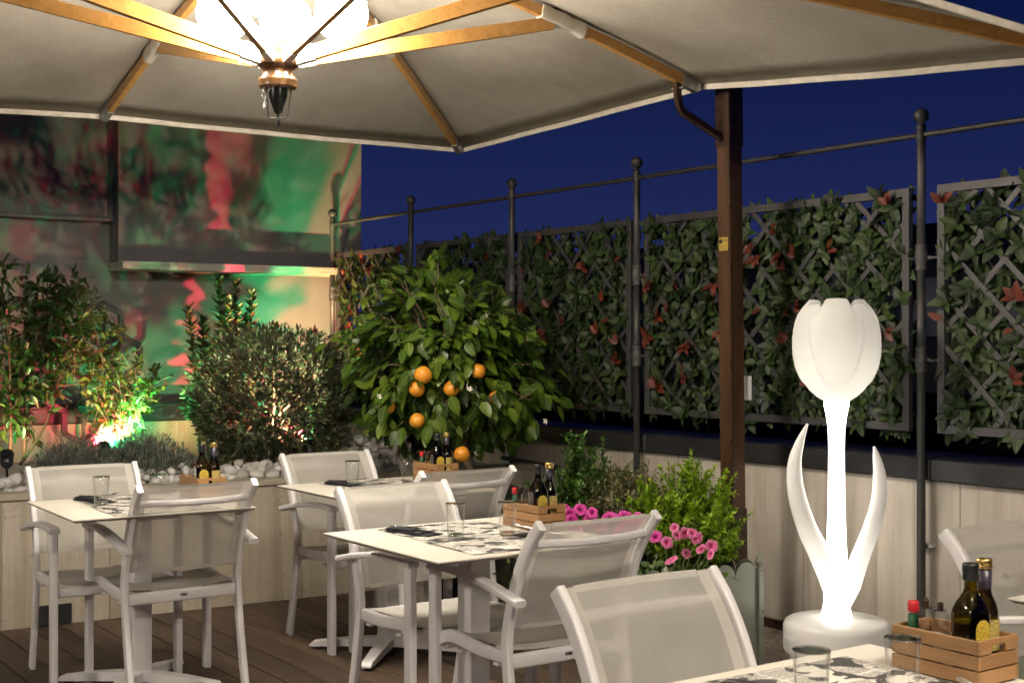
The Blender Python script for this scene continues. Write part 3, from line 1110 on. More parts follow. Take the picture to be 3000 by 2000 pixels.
hub = MB().lathe([(r_, z_ + HZ) for r_, z_ in [(0.0001, 2.492), (0.052, 2.49), (0.056, 2.478), (0.050, 2.470), (0.050, 2.452), (0.066, 2.44), (0.074, 2.425), (0.078, 2.41), (0.074, 2.396), (0.062, 2.388),
                  (0.058, 2.383), (0.056, 2.372), (0.060, 2.360), (0.072, 2.348), (0.075, 2.338), (0.068, 2.330), (0.072, 2.322), (0.066, 2.314), (0.0001, 2.313)]], 28).build("hub", M['turned'], um)
for k in range(8):
    a = math.atan2(rim[k].y, rim[k].x) + math.pi / 8
    MB().box((0, 0, 0), (0.018, 0.03, 0.075), 0.006, Matrix.Rotation(a, 3, 'Z')).build("hub_block", M['turned'], hub).location = (0.06 * math.cos(a), 0.06 * math.sin(a), 2.437 + HZ)
MB().lathe([(0.036, 2.314), (0.035, 2.285), (0.030, 2.27), (0.013, 2.222), (0.004, 2.218), (0.003, 2.205), (0.0001, 2.204)], 20).build("hub_cone", M['cap_black'], um).location.z = HZ
MB().tube([(-0.045, 0, 2.316), (-0.036, 0, 2.212), (-0.028, 0, 2.205), (0.028, 0, 2.205), (0.036, 0, 2.212), (0.050, 0, 2.316)], 0.0025, 6).tube(
    [(0.003, 0, 2.206), (0.005, -0.004, 2.19), (-0.002, 0.002, 2.178)], 0.006, 6).build("hub_wire", M['gun'], um).location.z = HZ
MB().tube(smooth_path([(-0.045, -0.03, 2.32), (-0.052, -0.035, 2.28), (-0.040, -0.03, 2.255), (-0.05, -0.035, 2.235), (-0.035, -0.03, 2.29), (-0.022, -0.035, 2.31)], 5), 0.003, 5).build("cord", M['zinc'], um).location.z = HZ
MB().tube([(0, 0, 2.49), (0, 0, 3.02)], 0.028, 16).tube([(0.0, 0, 3.0), (0, 0, 3.10)], 0.05, 12).build("pole", M['turned'], um)

# pendant lamp cluster on the umbrella pole
M['globe'] = emis("lit_opal_globe", (1.0, 0.905, 0.77), 175.0)
lp = empty("lamp_cluster", UC + Vector((0, 0, 2.62)), 0)
tag(lp, "cluster of glowing white globe lamps around the left umbrella pole", "lamp")
globe_me = MB().sphere((0, 0, 0), 0.10, 22, 14).mesh("globe")
shield_me = MB().lathe([(0.0001, 0.135), (0.02, 0.133), (0.030, 0.122), (0.070, 0.092), (0.094, 0.055), (0.096, 0.045)], 20).mesh("globe_light_shield")  # wide cap added over each globe's top to keep its light off the canopy
for a, r, z in ((178, 0.205, 0.0), (2, 0.235, 0.0), (268, 0.21, 0.035), (92, 0.21, 0.02)):
    g = link("globe", globe_me, M['globe'], lp)
    g.location = (r * math.cos(R(a)), r * math.sin(R(a)), z)
    link("globe_light_shield", shield_me, M['zinc'], g)
    MB().tube([(0.03 * math.cos(R(a)), 0.03 * math.sin(R(a)), 0.19), (r * math.cos(R(a)), r * math.sin(R(a)), 0.17), (r * math.cos(R(a)), r * math.sin(R(a)), z + 0.13)], 0.006, 6).build("arm", M['zinc'], lp)

# the next umbrella of the row, over the foreground tables
U2 = UC + uv * (-4.15)
um2 = copy_tree(um); um2.location = U2
tag(um2, "second square cream canvas umbrella over the foreground tables", "umbrella")
lp2 = copy_tree(lp); lp2.location = U2 + Vector((0, 0, 2.62))
tag(lp2, "cluster of glowing white globe lamps under the foreground umbrella", "lamp")
# two unseen umbrellas with lamps, added as fill light from left and behind
for off_, where in ((uu * (-4.15), "beyond the left edge"), (uu * (-4.15) + uv * (-4.15), "behind the camera")):
    um3 = copy_tree(um); um3.location = UC + off_
    tag(um3, "unseen cream canvas umbrella added to carry fill lamps %s" % where, "umbrella")
    lp3 = copy_tree(lp); lp3.location = UC + off_ + Vector((0, 0, 2.62))
    tag(lp3, "cluster of white globe lamps added as unseen fill light %s" % where, "lamp")

# brown umbrella post with bracket
pb = Vector((1.045, 6.25, 0))
up_ = empty("umbrella_post", pb, TH)
tag(up_, "tall square dark brown wooden post carrying the umbrella bracket", "post")
lean = Matrix.Translation((0, 0, 0))
LX, LY = -0.068, -0.035                      # top leans towards the umbrella
PH = 2.86


def lp_pt(x, y, z): return (x + LX * z / 2.3, y + LY * z / 2.3, z)


def post_box(z0, z1, s, name, mat, parent, bev=0.004):
    m = MB()
    h = s / 2
    pr = rrect(s, s, bev, 1)
    m.sweep([lp_pt(0, 0, z0), lp_pt(0, 0, (z0 + z1) / 2), lp_pt(0, 0, z1)], pr, up=(0, 1, 0), smooth=False)
    return m.build(name, mat, parent)


post_box(0.0, PH, 0.084, "wooden_shaft", M['post_wood'], up_)
post_box(0.0, 0.62, 0.094, "base_sleeve", M['bronze'], up_)
post_box(2.30, PH + 0.1, 0.094, "top_sleeve", M['bronze'], up_)
# strip of steel along the near edge
MB().sweep([lp_pt(-0.043, -0.043, 0.62), lp_pt(-0.043, -0.043, 2.30)], rrect(0.014, 0.014, 0.002, 1), up=(0, 1, 0), smooth=False).build("edge_strip", M['bronze'], up_)
rB = (rib_pt(rim[0], 0.945, -0.04) + UC)
loc = Matrix.Rotation(-TH, 4, 'Z') @ (rB - pb)
lo = Vector(lp_pt(-0.04, 0, 2.335))
brk = smooth_path([(loc.x, loc.y, loc.z + 0.03), (loc.x, loc.y, loc.z - 0.05), (loc.x + 0.012, loc.y, loc.z - 0.10)], 3) + [(loc.x + 0.03, loc.y, loc.z - 0.125), tuple(lo)]
br = MB().sweep(brk, rrect(0.024, 0.034, 0.003, 1), side=(0, 1, 0), smooth=False).build("bracket", M['bronze'], up_)
MB().tube([(loc.x, loc.y - 0.04, loc.z - 0.02), (loc.x, loc.y + 0.04, loc.z - 0.02)], 0.004, 6).tube([(lo.x, lo.y - 0.03, lo.z), (lo.x, lo.y + 0.03, lo.z)], 0.007, 8).build("bolt", M['zinc'], br)
MB().bar(lp_pt(0, 0, PH + 0.06), tuple(Matrix.Rotation(-TH, 4, 'Z') @ (UC + Vector((0, 0, 3.12)) - pb)), 0.08, 0.10, 0.004).build("arm", M['bronze'], up_)
# maker's plate on the shaded face: face towards -x of the post
pz = px_z(716, 6.2)
q = Vector(lp_pt(-0.0435, 0.0, pz))
stk = MB().box((0, 0, 0), (0.0016, 0.058, 0.062), 0.0004).build("plate", M['label_gold'], up_)
M['plate'] = simple("brass_plate", (0.42, 0.30, 0.06), 0.4, 0.4, 0.1)
stk.data.materials.clear(); stk.data.materials.append(M['plate'])
stk.location = q
M['ink'] = simple("dark_ink", (0.015, 0.013, 0.01), 0.6)
fr_ = Matrix(((0, 0, -1, 0), (-1, 0, 0, 0), (0, 1, 0, 0), (0, 0, 0, 1)))   # text x -> -y, text y -> z, normal -> -x
for body, size, dy, dz in (("LA.PI.", 0.016, -0.008, 0.014), ("I - I  I I - I -", 0.007, 0.0, -0.012), ("- I - I -", 0.006, 0.0, -0.022)):
    if not body.startswith("LA"):
        lt = MB()
        for k in range(9 if dz > -0.015 else 5): lt.box((0, (k - (4 if dz > -0.015 else 2)) * 0.0052, 0), (0.0006, 0.0036, 0.0022))
        lt = lt.build("print_line", M['ink'], stk)
        lt.location = (-0.0011, dy, dz)
    else:
        lt = link("lettering", text_mesh(body, size), M['ink'], stk)
        lt.matrix_local = Matrix.Translation((-0.0011, dy, dz)) @ fr_
MB().lathe([(0.0105, -0.0004), (0.0105, 0.0004), (0.0085, 0.0004), (0.0085, -0.0004)], 14).build("emblem_ring", M['ink'], stk).matrix_local = Matrix.Translation((-0.0011, 0.018, 0.012)) @ Matrix.Rotation(R(90), 4, 'Y')
# power outlet box fixed to the right of the post
bx = empty("outlet_box", pb + E2 * 0.10 + Vector((0, 0, px_z(1145, 6.3))), TH)
tag(bx, "white plastic outlet box with clear cover fixed to the brown post", "outlet")
MB().box((0, 0, 0), (0.022, 0.05, 0.115), 0.004).build("housing", M['salt'], bx).location = (-0.02, 0.0, 0.015)
lid = []
for k in range(13):
    a = R(-90 + 180 * k / 12) if False else R(90 - 90 * k / 12)
    lid.append((0.035 * math.cos(a) + 0.0, 0.045 * math.sin(a) + 0.03))
poly = [(-0.03, -0.07), (0.03, -0.07), (0.035, 0.03)] + [(0.035 * math.cos(R(a)), 0.03 + 0.045 * math.sin(R(a))) for a in range(15, 91, 15)] + [(-0.03, 0.075)]
cvr = MB().prism(poly, 0.012, Matrix.Translation((0.02, -0.03, 0)) @ Matrix.Rotation(R(90), 4, 'X')).build("clear_cover", M['clear_plastic'], bx)
for k, (a, b, r) in enumerate(((0.005, 0.045, 0.008), (0.012, 0.015, 0.010), (0.014, -0.012, 0.010), (0.014, -0.040, 0.010), (-0.006, -0.045, 0.014))):
    MB().lathe([(r, 0), (r, 0.004), (r * 0.7, 0.004), (r * 0.7, 0)], 12).build("socket_ring", M['zinc'], cvr).matrix_local = Matrix.Translation((0.02 + a, -0.044, b)) @ Matrix.Rotation(R(90), 4, 'X')

# ================================================================== tulip lamp
TL = Vector((1.365, 5.60, 0))
tu = empty("tulip_lamp", TL, 0)
tag(tu, "tall glowing white plastic floor lamp shaped like a tulip on a round base", "lamp")


def mk_lit_plastic(name, z0, e0, z1, e1, col=(1.0, 0.95, 0.86)):
    """opal plastic glowing from bulbs inside; glow falls off with distance from the bulb along the height"""
    t = NT(name)
    sep = t.new("ShaderNodeSeparateXYZ"); t.l.new(t.coord("Object"), sep.inputs[0])
    mr = t.new("ShaderNodeMapRange", interpolation_type='SMOOTHSTEP')
    for i, v in enumerate((z0, z1, e0, e1)): mr.inputs[i + 1].default_value = v
    t.l.new(sep.outputs[2], mr.inputs[0])
    t.base((0.78, 0.77, 0.74), 0.35)
    t.setv(t.b, "Emission Color", col)
    t.l.new(mr.outputs[0], t.b.inputs["Emission Strength"])
    return t.m


M['tl_stem'] = mk_lit_plastic("lit_opal_stem", 0.3, 3.0, 1.0, 5.0)
M['tl_leaf'] = mk_lit_plastic("lit_opal_leaf", 0.40, 0.7, 0.70, 0.12, (1.0, 0.96, 0.84))
M['tl_base'] = mk_lit_plastic("lit_opal_base", 0.05, 0.06, 0.23, 0.02, (1.0, 0.96, 0.88))
t_ = NT("opal_petal")
t_.base((0.70, 0.69, 0.665), 0.45)
tr_ = t_.new("ShaderNodeBsdfTranslucent"); t_.setv(tr_, 0, (0.85, 0.83, 0.78))
mx_ = t_.new("ShaderNodeMixShader"); mx_.inputs[0].default_value = 0.5
t_.l.new(t_.b.outputs[0], mx_.inputs[1]); t_.l.new(tr_.outputs[0], mx_.inputs[2])
t_.l.new(mx_.outputs[0], t_.out.inputs[0])
M['tl_petal'] = t_.m
MB().lathe([(0.0001, 0.0), (0.185, 0.0), (0.19, 0.01), (0.195, 0.085), (0.214, 0.098), (0.220, 0.108), (0.221, 0.205), (0.214, 0.224), (0.198, 0.233), (0.10, 0.238), (0.0001, 0.24)], 56).build("base", M['tl_base'], tu)
MB().lathe([(0.072, 0.225), (0.064, 0.25), (0.054, 0.30), (0.052, 0.40), (0.046, 0.47), (0.040, 0.58), (0.035, 0.75), (0.033, 0.95), (0.035, 1.03), (0.043, 1.09), (0.052, 1.13), (0.052, 1.150)], 32).build("stem", M['tl_stem'], tu)
mpp = 0.001831


def tl_leaf(pts, wid, bend):
    path = [((x - 1922 + 12) * mpp, bend * (i / len(pts)), px_z(y * 1.27551, 5.6)) for i, (x, y) in enumerate(pts)]
    path = smooth_path(path, 5)
    W = np.interp(np.linspace(0, 1, len(path)), np.linspace(0, 1, len(wid)), wid)
    prof = [(math.cos(2 * math.pi * k / 16), math.sin(2 * math.pi * k / 16)) for k in range(16)]
    MB().sweep(path, prof, scale=[(max(0.0015, w * mpp * 0.5), max(0.0015, w * mpp * 0.36)) for w in W], up=(0, 1, 0)).build("leaf", M['tl_leaf'], tu)


tl_leaf([(1915, 1400), (1900, 1345), (1872, 1275), (1840, 1210), (1815, 1130), (1810, 1065), (1821, 1015), (1838, 971)], [26, 50, 51, 46, 41, 33, 21, 5], -0.05)
tl_leaf([(1925, 1400), (1942, 1345), (1962, 1280), (1986, 1215), (2003, 1150), (2004, 1090), (1997, 1050), (1990, 1023)], [26, 46, 44, 40, 37, 30, 19, 5], -0.05)
fb, ft = 1.152, 1.578
fl_prof = [(0.0, 0.060), (0.04, 0.088), (0.10, 0.118), (0.2, 0.150), (0.32, 0.171), (0.45, 0.181), (0.58, 0.183), (0.7, 0.180), (0.82, 0.170), (0.92, 0.154), (1.0, 0.132)]
frr = lambda v: 0.945 * float(np.interp(v, [p[0] for p in fl_prof], [p[1] for p in fl_prof]))
cam_a = math.atan2(-TL.y, -TL.x)
# closed bloom moulded in one piece: three outer petals stand proud, their rims drawn as raised seams
nb_, mb_ = 168, 48
V_, F_ = [], []
for i in range(mb_ + 1):
    v = i / mb_
    for k in range(nb_):
        a = 2 * math.pi * k / nb_
        da = (a - cam_a + math.pi / 3) % (2 * math.pi / 3) - math.pi / 3      # angle from the nearest outer petal's axis
        half_ = R(float(np.interp(v, [0, .10, .30, .55, .75, .90, 1.0], [4, 12, 25, 34, 38, 37, 31])))
        dd = abs(da) - half_
        top_ = 1.0 - 0.075 * math.exp(-((abs(da) - R(33)) / R(7)) ** 2) - 0.03 * min(1, max(0, (abs(da) - R(30)) / R(12))) - 0.03 * (abs(da) / R(60)) ** 2
        proud = 0.007 / (1 + math.exp(dd / 0.035)) + 0.007 * math.exp(-(dd / 0.04) ** 2)
        r = frr(v) + proud * min(1, v * 5) - 0.018 * max(0, v - 0.86) / 0.14
        V_.append((r * math.cos(a), r * math.sin(a), fb + v * (ft - fb) * (1 - (1 - top_) * v ** 3)))
for i in range(mb_):
    for k in range(nb_): F_.append((i * nb_ + k, i * nb_ + (k + 1) % nb_, (i + 1) * nb_ + (k + 1) % nb_, (i + 1) * nb_ + k))
MB().add(V_, F_, True).build("bloom", M['tl_petal'], tu)
ld = bpy.data.lights.new("bulb", 'POINT'); ld.energy = 0.8; ld.color = (1.0, 0.96, 0.89); ld.shadow_soft_size = 0.035
lb = bpy.data.objects.new("bulb", ld); COL.objects.link(lb); lb.parent = tu; lb.location = (0, 0, fb + 0.13)
emb = link("embossed_lettering", text_mesh("MYYOUR", 0.022, 0.0008), M['tl_base'], tu)
aa = cam_a - R(58)
emb.matrix_local = Matrix.Translation((0.2212 * math.cos(aa), 0.2212 * math.sin(aa), 0.165)) @ Matrix.Rotation(aa + R(90), 4, 'Z') @ Matrix.Rotation(R(90), 4, 'X')

# ================================================================== chairs
def make_chair():
    c = empty("armchair")
    leg = rrect(0.030, 0.044, 0.010, 3)
    rear = smooth_path([(0, -0.240, 0.0), (0, -0.190, 0.20), (0, -0.152, 0.42), (0, -0.166, 0.54), (0, -0.215, 0.68), (0, -0.272, 0.78), (0, -0.329, 0.847)], 4)
    for s in (-1, 1):
        xs = s * 0.231
        o = MB().sweep([(xs, p.y, p.z) for p in rear], rrect(0.024, 0.040, 0.006, 3), side=(1, 0, 0)).build("rear_leg", M['frame'], c)
        MB().box((xs, -0.240, 0.004), (0.027, 0.040, 0.008), 0.003).build("glide", M['foot'], o)
        xf = s * 0.252
        fl = [(xf, 0.240, 0.0), (xf, 0.240, 0.30), (xf, 0.240, 0.60), (xf, 0.238, 0.628), (xf, 0.230, 0.643), (xf, 0.215, 0.648)]
        o = MB().sweep(fl[:3] + [(xf, 0.240, 0.640)], rrect(0.027, 0.046, 0.005, 3), side=(1, 0, 0)).build("front_leg", M['frame'], c)
        MB().box((xf, 0.240, 0.004), (0.025, 0.038, 0.008), 0.003).build("glide", M['foot'], o)
        arm = smooth_path([(xf, 0.262, 0.648), (xf + s * 0.002, 0.20, 0.654), (xf + s * 0.005, 0.05, 0.652), (xf + s * 0.006, -0.10, 0.634), (xf + s * 0.004, -0.26, 0.602)], 5)
        MB().sweep(arm, rrect(0.043, 0.022, 0.006, 3), side=(1, 0, 0)).build("armrest", M['frame'], c)
        rail = smooth_path([(s * 0.238, 0.225, 0.408), (s * 0.226, 0.17, 0.425), (s * 0.224, 0.0, 0.412), (s * 0.226, -0.145, 0.415)], 5)
        MB().sweep(rail, rrect(0.024, 0.042, 0.007, 3), side=(1, 0, 0)).build("seat_rail", M['frame'], c)
        for yy in (-0.09, 0.12):
            MB().box((s * 0.224, yy, 0.383), (0.02, 0.03, 0.01), 0.003).build("stacking_pad", M['frame'], c)
    MB().sweep([(x, -0.152, 0.400 - 0.0) for x in (-0.217, -0.1, 0.1, 0.217)], rrect(0.026, 0.048, 0.010, 3), up=(0, 0, 1)).build("rear_rail", M['frame'], c)
    MB().sweep([(x, 0.215, 0.395) for x in (-0.228, -0.1, 0.1, 0.228)], rrect(0.026, 0.040, 0.010, 3), up=(0, 0, 1)).build("front_rail", M['frame'], c)
    bar = smooth_path([(-0.216, -0.288, 0.785), (-0.11, -0.312, 0.783), (0, -0.322, 0.783), (0.11, -0.312, 0.783), (0.216, -0.288, 0.785)], 4)
    MB().sweep(bar, rrect(0.022, 0.026, 0.009, 3), up=(0, 0, 1)).build("back_bar", M['frame'], c)
    # badge on the rear rail
    bd = MB().box((0.0, -0.1665, 0.402), (0.030, 0.003, 0.010), 0.001).build("badge", M['zinc'], c)
    MB().box((0.0, -0.1684, 0.402), (0.020, 0.0008, 0.0035)).build("badge_print", M['ink'], bd)

    def sheet(x0, x1, fy, v0, v1, nu, nv):
        V, Fc = [], []
        for j in range(nv + 1):
            for i in range(nu + 1):
                V.append(fy(x0 + (x1 - x0) * i / nu, v0 + (v1 - v0) * j / nv))
        for j in range(nv):
            for i in range(nu):
                a = j * (nu + 1) + i
                Fc.append((a, a + 1, a + nu + 2, a + nu + 1))
        return V, Fc
    zs = [p.z for p in rear]; ys = [p.y for p in rear]

    def back(x, z):
        y = float(np.interp(z, zs, ys))
        return (x, y + 0.004 - 0.018 * (1 - (x / 0.216) ** 2), z)

    def seat(x, y):
        return (x, y, 0.432 - 0.012 * (1 - (x / 0.216) ** 2) + 0.006 * math.cos(y * 9) - 0.03 * max(0, y - 0.2))
    bs = MB().add(*sheet(-0.186, 0.186, back, 0.515, 0.838, 14, 14), True).build("back_sling", M['sheet'], c)
    for s in (-1, 1):
        MB().add(*sheet(s * 0.186, s * 0.217, back, 0.505, 0.850, 2, 14), True).build("side_hem", M['hem'], bs)
    MB().add(*sheet(-0.186, 0.186, back, 0.838, 0.853, 14, 2), True).build("top_hem", M['hem'], bs)
    MB().add(*sheet(-0.186, 0.186, back, 0.500, 0.515, 14, 2), True).build("bottom_hem", M['hem'], bs)
    MB().add(*sheet(-0.214, 0.214, seat, -0.135, 0.232, 12, 12), True).build("seat_sling", M['hem'], c)
    return c


FA = math.atan2(-E1.y, -E1.x) - R(90)      # chairs facing along -E1 (towards the camera's right)
FB = math.atan2(E1.y, E1.x) - R(90)        # chairs facing along +E1
chairs = [
    # label, reference = where the camera-left rear corner of the back top stands, facing
    ("white sling armchair behind the centre front table, facing the camera", (-0.666, 4.977), 'a', 0.0),
    ("white sling armchair at the centre front table, seen from behind", (0.080, 3.99), 'b', 0.0),
    ("white sling armchair behind the rear middle table by the planter", (-1.130, 6.440), 'a', 0.0),
    ("white sling armchair under the orange tree, seen from behind", (-0.379, 5.542), 'b', 0.0),
    ("leftmost white sling armchair, against the travertine planter", (-2.118, 5.78), 'a', -3.0),
    ("white sling armchair at the left table, its back to the camera", (-1.4055, 4.988), 'b', -1.0),
    ("nearest grey sling armchair at the bottom of the picture", (0.0877, 2.959), 'a', 0.0),
    ("sling armchair cut by the right edge, in front of the grey parapet", (1.24, 3.86), 'a', 1.0),
]
ch0 = make_chair()
for i, (lab, ref, fc, dr) in enumerate(chairs):
    c = ch0 if i == 0 else copy_tree(ch0)
    rz = (FA if fc == 'a' else FB) + R(dr)
    # local position of that corner: facing 'a' the camera-left post is the chair's right (+x), seen from behind it is the left (-x)
    lx = 0.243 if fc == 'a' else -0.243
    off = Matrix.Rotation(rz, 3, 'Z') @ Vector((lx, -0.335, 0))
    place(c, ref[0] - off.x, ref[1] - off.y, 0.0, rz)
    tag(c, lab, "chair", "white sling armchairs")

# ================================================================== tables and what stands on them
def make_table():
    tb = empty("cafe_table")
    tp = MB()
    h = 0.375
    # thin laminate: chamfered underside
    V = [(-h, -h, 0.740), (h, -h, 0.740), (h, h, 0.740), (-h, h, 0.740), (-h, -h, 0.736), (h, -h, 0.736), (h, h, 0.736), (-h, h, 0.736)]
    g = h - 0.012
    V += [(-g, -g, 0.727), (g, -g, 0.727), (g, g, 0.727), (-g, g, 0.727)]
    Fc = [(0, 1, 2, 3), (11, 10, 9, 8)]
    for k in range(4):
        j = (k + 1) % 4
        Fc += [(4 + k, 4 + j, j, k), (8 + k, 8 + j, 4 + j, 4 + k)]
    me = tp.add(V, Fc).mesh("tabletop")
    o = link("tabletop", me, M['hpl'], tb)
    me.materials.append(M['hpl_edge'])
    for p in me.polygons:
        if abs(p.normal.z) < 0.9 and p.center.z < 0.735: p.material_index = 1
    MB().box((0, 0, 0.716), (0.30, 0.30, 0.012), 0.003).build("mounting_plate", M['frame'], tb)
    MB().sweep([(0, 0, 0.045), (0, 0, 0.4), (0, 0, 0.71)], rrect(0.082, 0.082, 0.006, 2), up=(0, 1, 0), smooth=False).build("column", M['frame'], tb)
    for k in range(4):
        a = R(45 + 90 * k)
        d = Vector((math.cos(a), math.sin(a), 0)); n = Vector((-d.y, d.x, 0))
        sec = []
        m = MB()
        V = []
        for r, w, z0, z1 in ((0.0, 0.062, 0.030, 0.072), (0.20, 0.056, 0.022, 0.056), (0.355, 0.048, 0.014, 0.036), (0.372, 0.040, 0.014, 0.022)):
            for sx, z in ((-1, z0), (1, z0), (1, z1), (-1, z1)): V.append(tuple(d * r + n * (sx * w / 2) + Vector((0, 0, z))))
        Fc = [(3, 2, 1, 0), (12, 13, 14, 15)]
        for q in range(3):
            for s in range(4):
                e = (s + 1) % 4
                Fc.append((4 * q + s, 4 * q + e, 4 * q + 4 + e, 4 * q + 4 + s))
        f = m.add(V, Fc).build("foot", M['frame'], tb)
        MB().lathe([(0.016, 0.0), (0.016, 0.015)], 12, tuple(d * 0.335)).build("glide", M['foot'], f)
    return tb


def make_mat():
    V, Fc = [], []
    nx, ny = 14, 10
    for j in range(ny + 1):
        for i in range(nx + 1):
            x, y = -0.2125 + 0.425 * i / nx, -0.1625 + 0.325 * j / ny
            e = 0.0015 * math.sin(x * 37 + y * 11) * (abs(y) > 0.14 or abs(x) > 0.19)
            V.append((x, y, 0.0012 + 0.0009 * math.sin(9 * x + 14 * y) + abs(e)))
    for j in range(ny):
        for i in range(nx):
            a = j * (nx + 1) + i
            Fc.append((a, a + 1, a + nx + 2, a + nx + 1))
    o = MB().add(V, Fc, True).build("placemat", M['news'])
    so = o.modifiers.new("paper", 'SOLIDIFY'); so.thickness = 0.0006
    return o


def make_glass():
    g = empty("glass")
    MB().lathe([(0.0275, 0.006), (0.0285, 0.03), (0.0305, 0.07), (0.0335, 0.1125), (0.0328, 0.1135), (0.0318, 0.1125), (0.0290, 0.07), (0.0268, 0.03), (0.0255, 0.012)], 32).build("tumbler_wall", M['glass'], g)
    MB().lathe([(0.0001, 0.0006), (0.026, 0.0006), (0.0275, 0.003), (0.0275, 0.008), (0.0252, 0.0125), (0.0001, 0.010)], 32).build("tumbler_base", M['glass_base'], g)
    MB().lathe([(0.0318, 0.1128), (0.0333, 0.1146), (0.0339, 0.1132), (0.0333, 0.1120)], 32).build("rim", M['glass_base'], g)
    return g


def make_napkin():
    n = empty("napkin")
    # folded pouch: three layers tapering, opening at the fork end
    L, w = 0.20, 0.082
    for k, (a, b, ww, z, h) in enumerate(((-0.10, 0.10, 0.084, 0.002, 0.004), (-0.10, 0.06, 0.080, 0.006, 0.006), (-0.095, 0.02, 0.072, 0.012, 0.008))):
        V, Fc = [], []
        nx, ny = 12, 6
        for j in range(ny + 1):
            for i in range(nx + 1):
                fx, fy = i / nx, j / ny
                x = a + (b - a) * fx; y = (fy - 0.5) * ww
                zz = z + h * math.sin(math.pi * fy) * (0.5 + 0.5 * math.sin(math.pi * min(1, fx * 1.2)))
                V.append((x, y + 0.006 * (fx - .5) * (k - 1), zz))
        for j in range(ny):
            for i in range(nx):
                q = j * (nx + 1) + i
                Fc.append((q, q + 1, q + nx + 2, q + nx + 1))
        o = MB().add(V, Fc, True).build("fold", M['napkin'], n)
        so = o.modifiers.new("cloth", 'SOLIDIFY'); so.thickness = 0.002
    return n


def make_fork():
    f = empty("fork")
    m = MB()
    m.sweep(smooth_path([(-0.11, 0, 0.010), (-0.02, 0, 0.013), (0.03, 0, 0.020), (0.055, 0, 0.022)], 4), rrect(0.010, 0.0025, 0.001, 1), up=(0, 0, 1), scale=[1.1 - 0.5 * i / 12 if i < 9 else 0.8 + 0.5 * (i - 9) / 3 for i in range(13)])
    m.build("handle", M['steel'], f)
    MB().prism([(0.048, -0.005), (0.062, -0.012), (0.068, -0.012), (0.068, 0.012), (0.062, 0.012), (0.048, 0.005)], 0.002, Matrix.Translation((0, 0, 0.021))).build("head", M['steel'], f)
    for k in range(4):
        y = -0.0105 + 0.007 * k
        MB().sweep([(0.067, y, 0.022), (0.085, y, 0.026), (0.105, y, 0.034)], rrect(0.003, 0.002, 0.0008, 1), scale=[1, 1, 0.5]).build("tine", M['steel'], f)
    return f


def make_crate():
    """.205 long (local y) x .125 wide (local x) x .085 high"""
    c = empty("crate")
    Lc, Wc, th = 0.205, 0.125, 0.007
    sh, gap = 0.0262, 0.0032
    for k in range(3):
        z = k * (sh + gap) + sh / 2 + 0.001
        for s in (-1, 1):
            MB().box((0, 0, 0), (th, Lc, sh), 0.0008).build("slat", M['crate'], c).location = (s * (Wc / 2 - th / 2), 0, z)
            if k < 2:
                MB().box((0, 0, 0), (Wc - 2 * th - 0.0006, th, sh), 0.0008).build("end_slat", M['crate_x'], c).location = (0, s * (Lc / 2 - th / 2), z)
            else:
                w = Wc - 2 * th - 0.0006
                ho = [(-w / 2, -sh / 2), (-0.022, -sh / 2), (-0.022, -0.004)] + [(-0.016 - 0.006 * math.cos(R(a)), -0.004 + 0.006 * math.sin(R(a))) for a in (30, 60, 90)] + [(0.016 - 0.006 * math.cos(R(a)), -0.004 + 0.006 * math.sin(R(a))) for a in (90, 120, 150)] + [(0.022, -0.004), (0.022, -sh / 2), (w / 2, -sh / 2), (w / 2, sh / 2), (-w / 2, sh / 2)]
                MB().prism(ho, th, Matrix.Translation((0, th / 2, 0)) @ Matrix.Rotation(R(90), 4, 'X')).build("end_slat", M['crate_x'], c).location = (0, s * (Lc / 2 - th / 2), z)
    for sx in (-1, 1):
        for sy in (-1, 1):
            MB().box((0, 0, 0.042), (0.009, 0.009, 0.078), 0.0008).build("corner_post", M['crate'], c).location = (sx * (Wc / 2 - th - 0.005), sy * (Lc / 2 - th - 0.005), 0)
    MB().box((0, 0, 0.004), (Wc - 2 * th - 0.001, Lc - 2 * th - 0.001, 0.006)).build("bottom_board", M['crate'], c)
    return c


def superloft(rows, n=32):
    """rows: (half width, z, exponent) squarish to round"""
    m = MB()
    V, Fc = [], []
    for r, z, e in rows:
        for k in range(n):
            a = 2 * math.pi * k / n
            ca, sa = math.cos(a), math.sin(a)
            d = (abs(ca) ** e + abs(sa) ** e) ** (-1 / e)
            V.append((r * d * ca, r * d * sa, z))
    for i in range(len(rows) - 1):
        for k in range(n):
            Fc.append((i * n + k, i * n + (k + 1) % n, (i + 1) * n + (k + 1) % n, (i + 1) * n + k))
    m.add(V, Fc, True)
    m.add(V[:n], [tuple(range(n))[::-1]]); m.add(V[-n:], [tuple(range(n))])
    return m


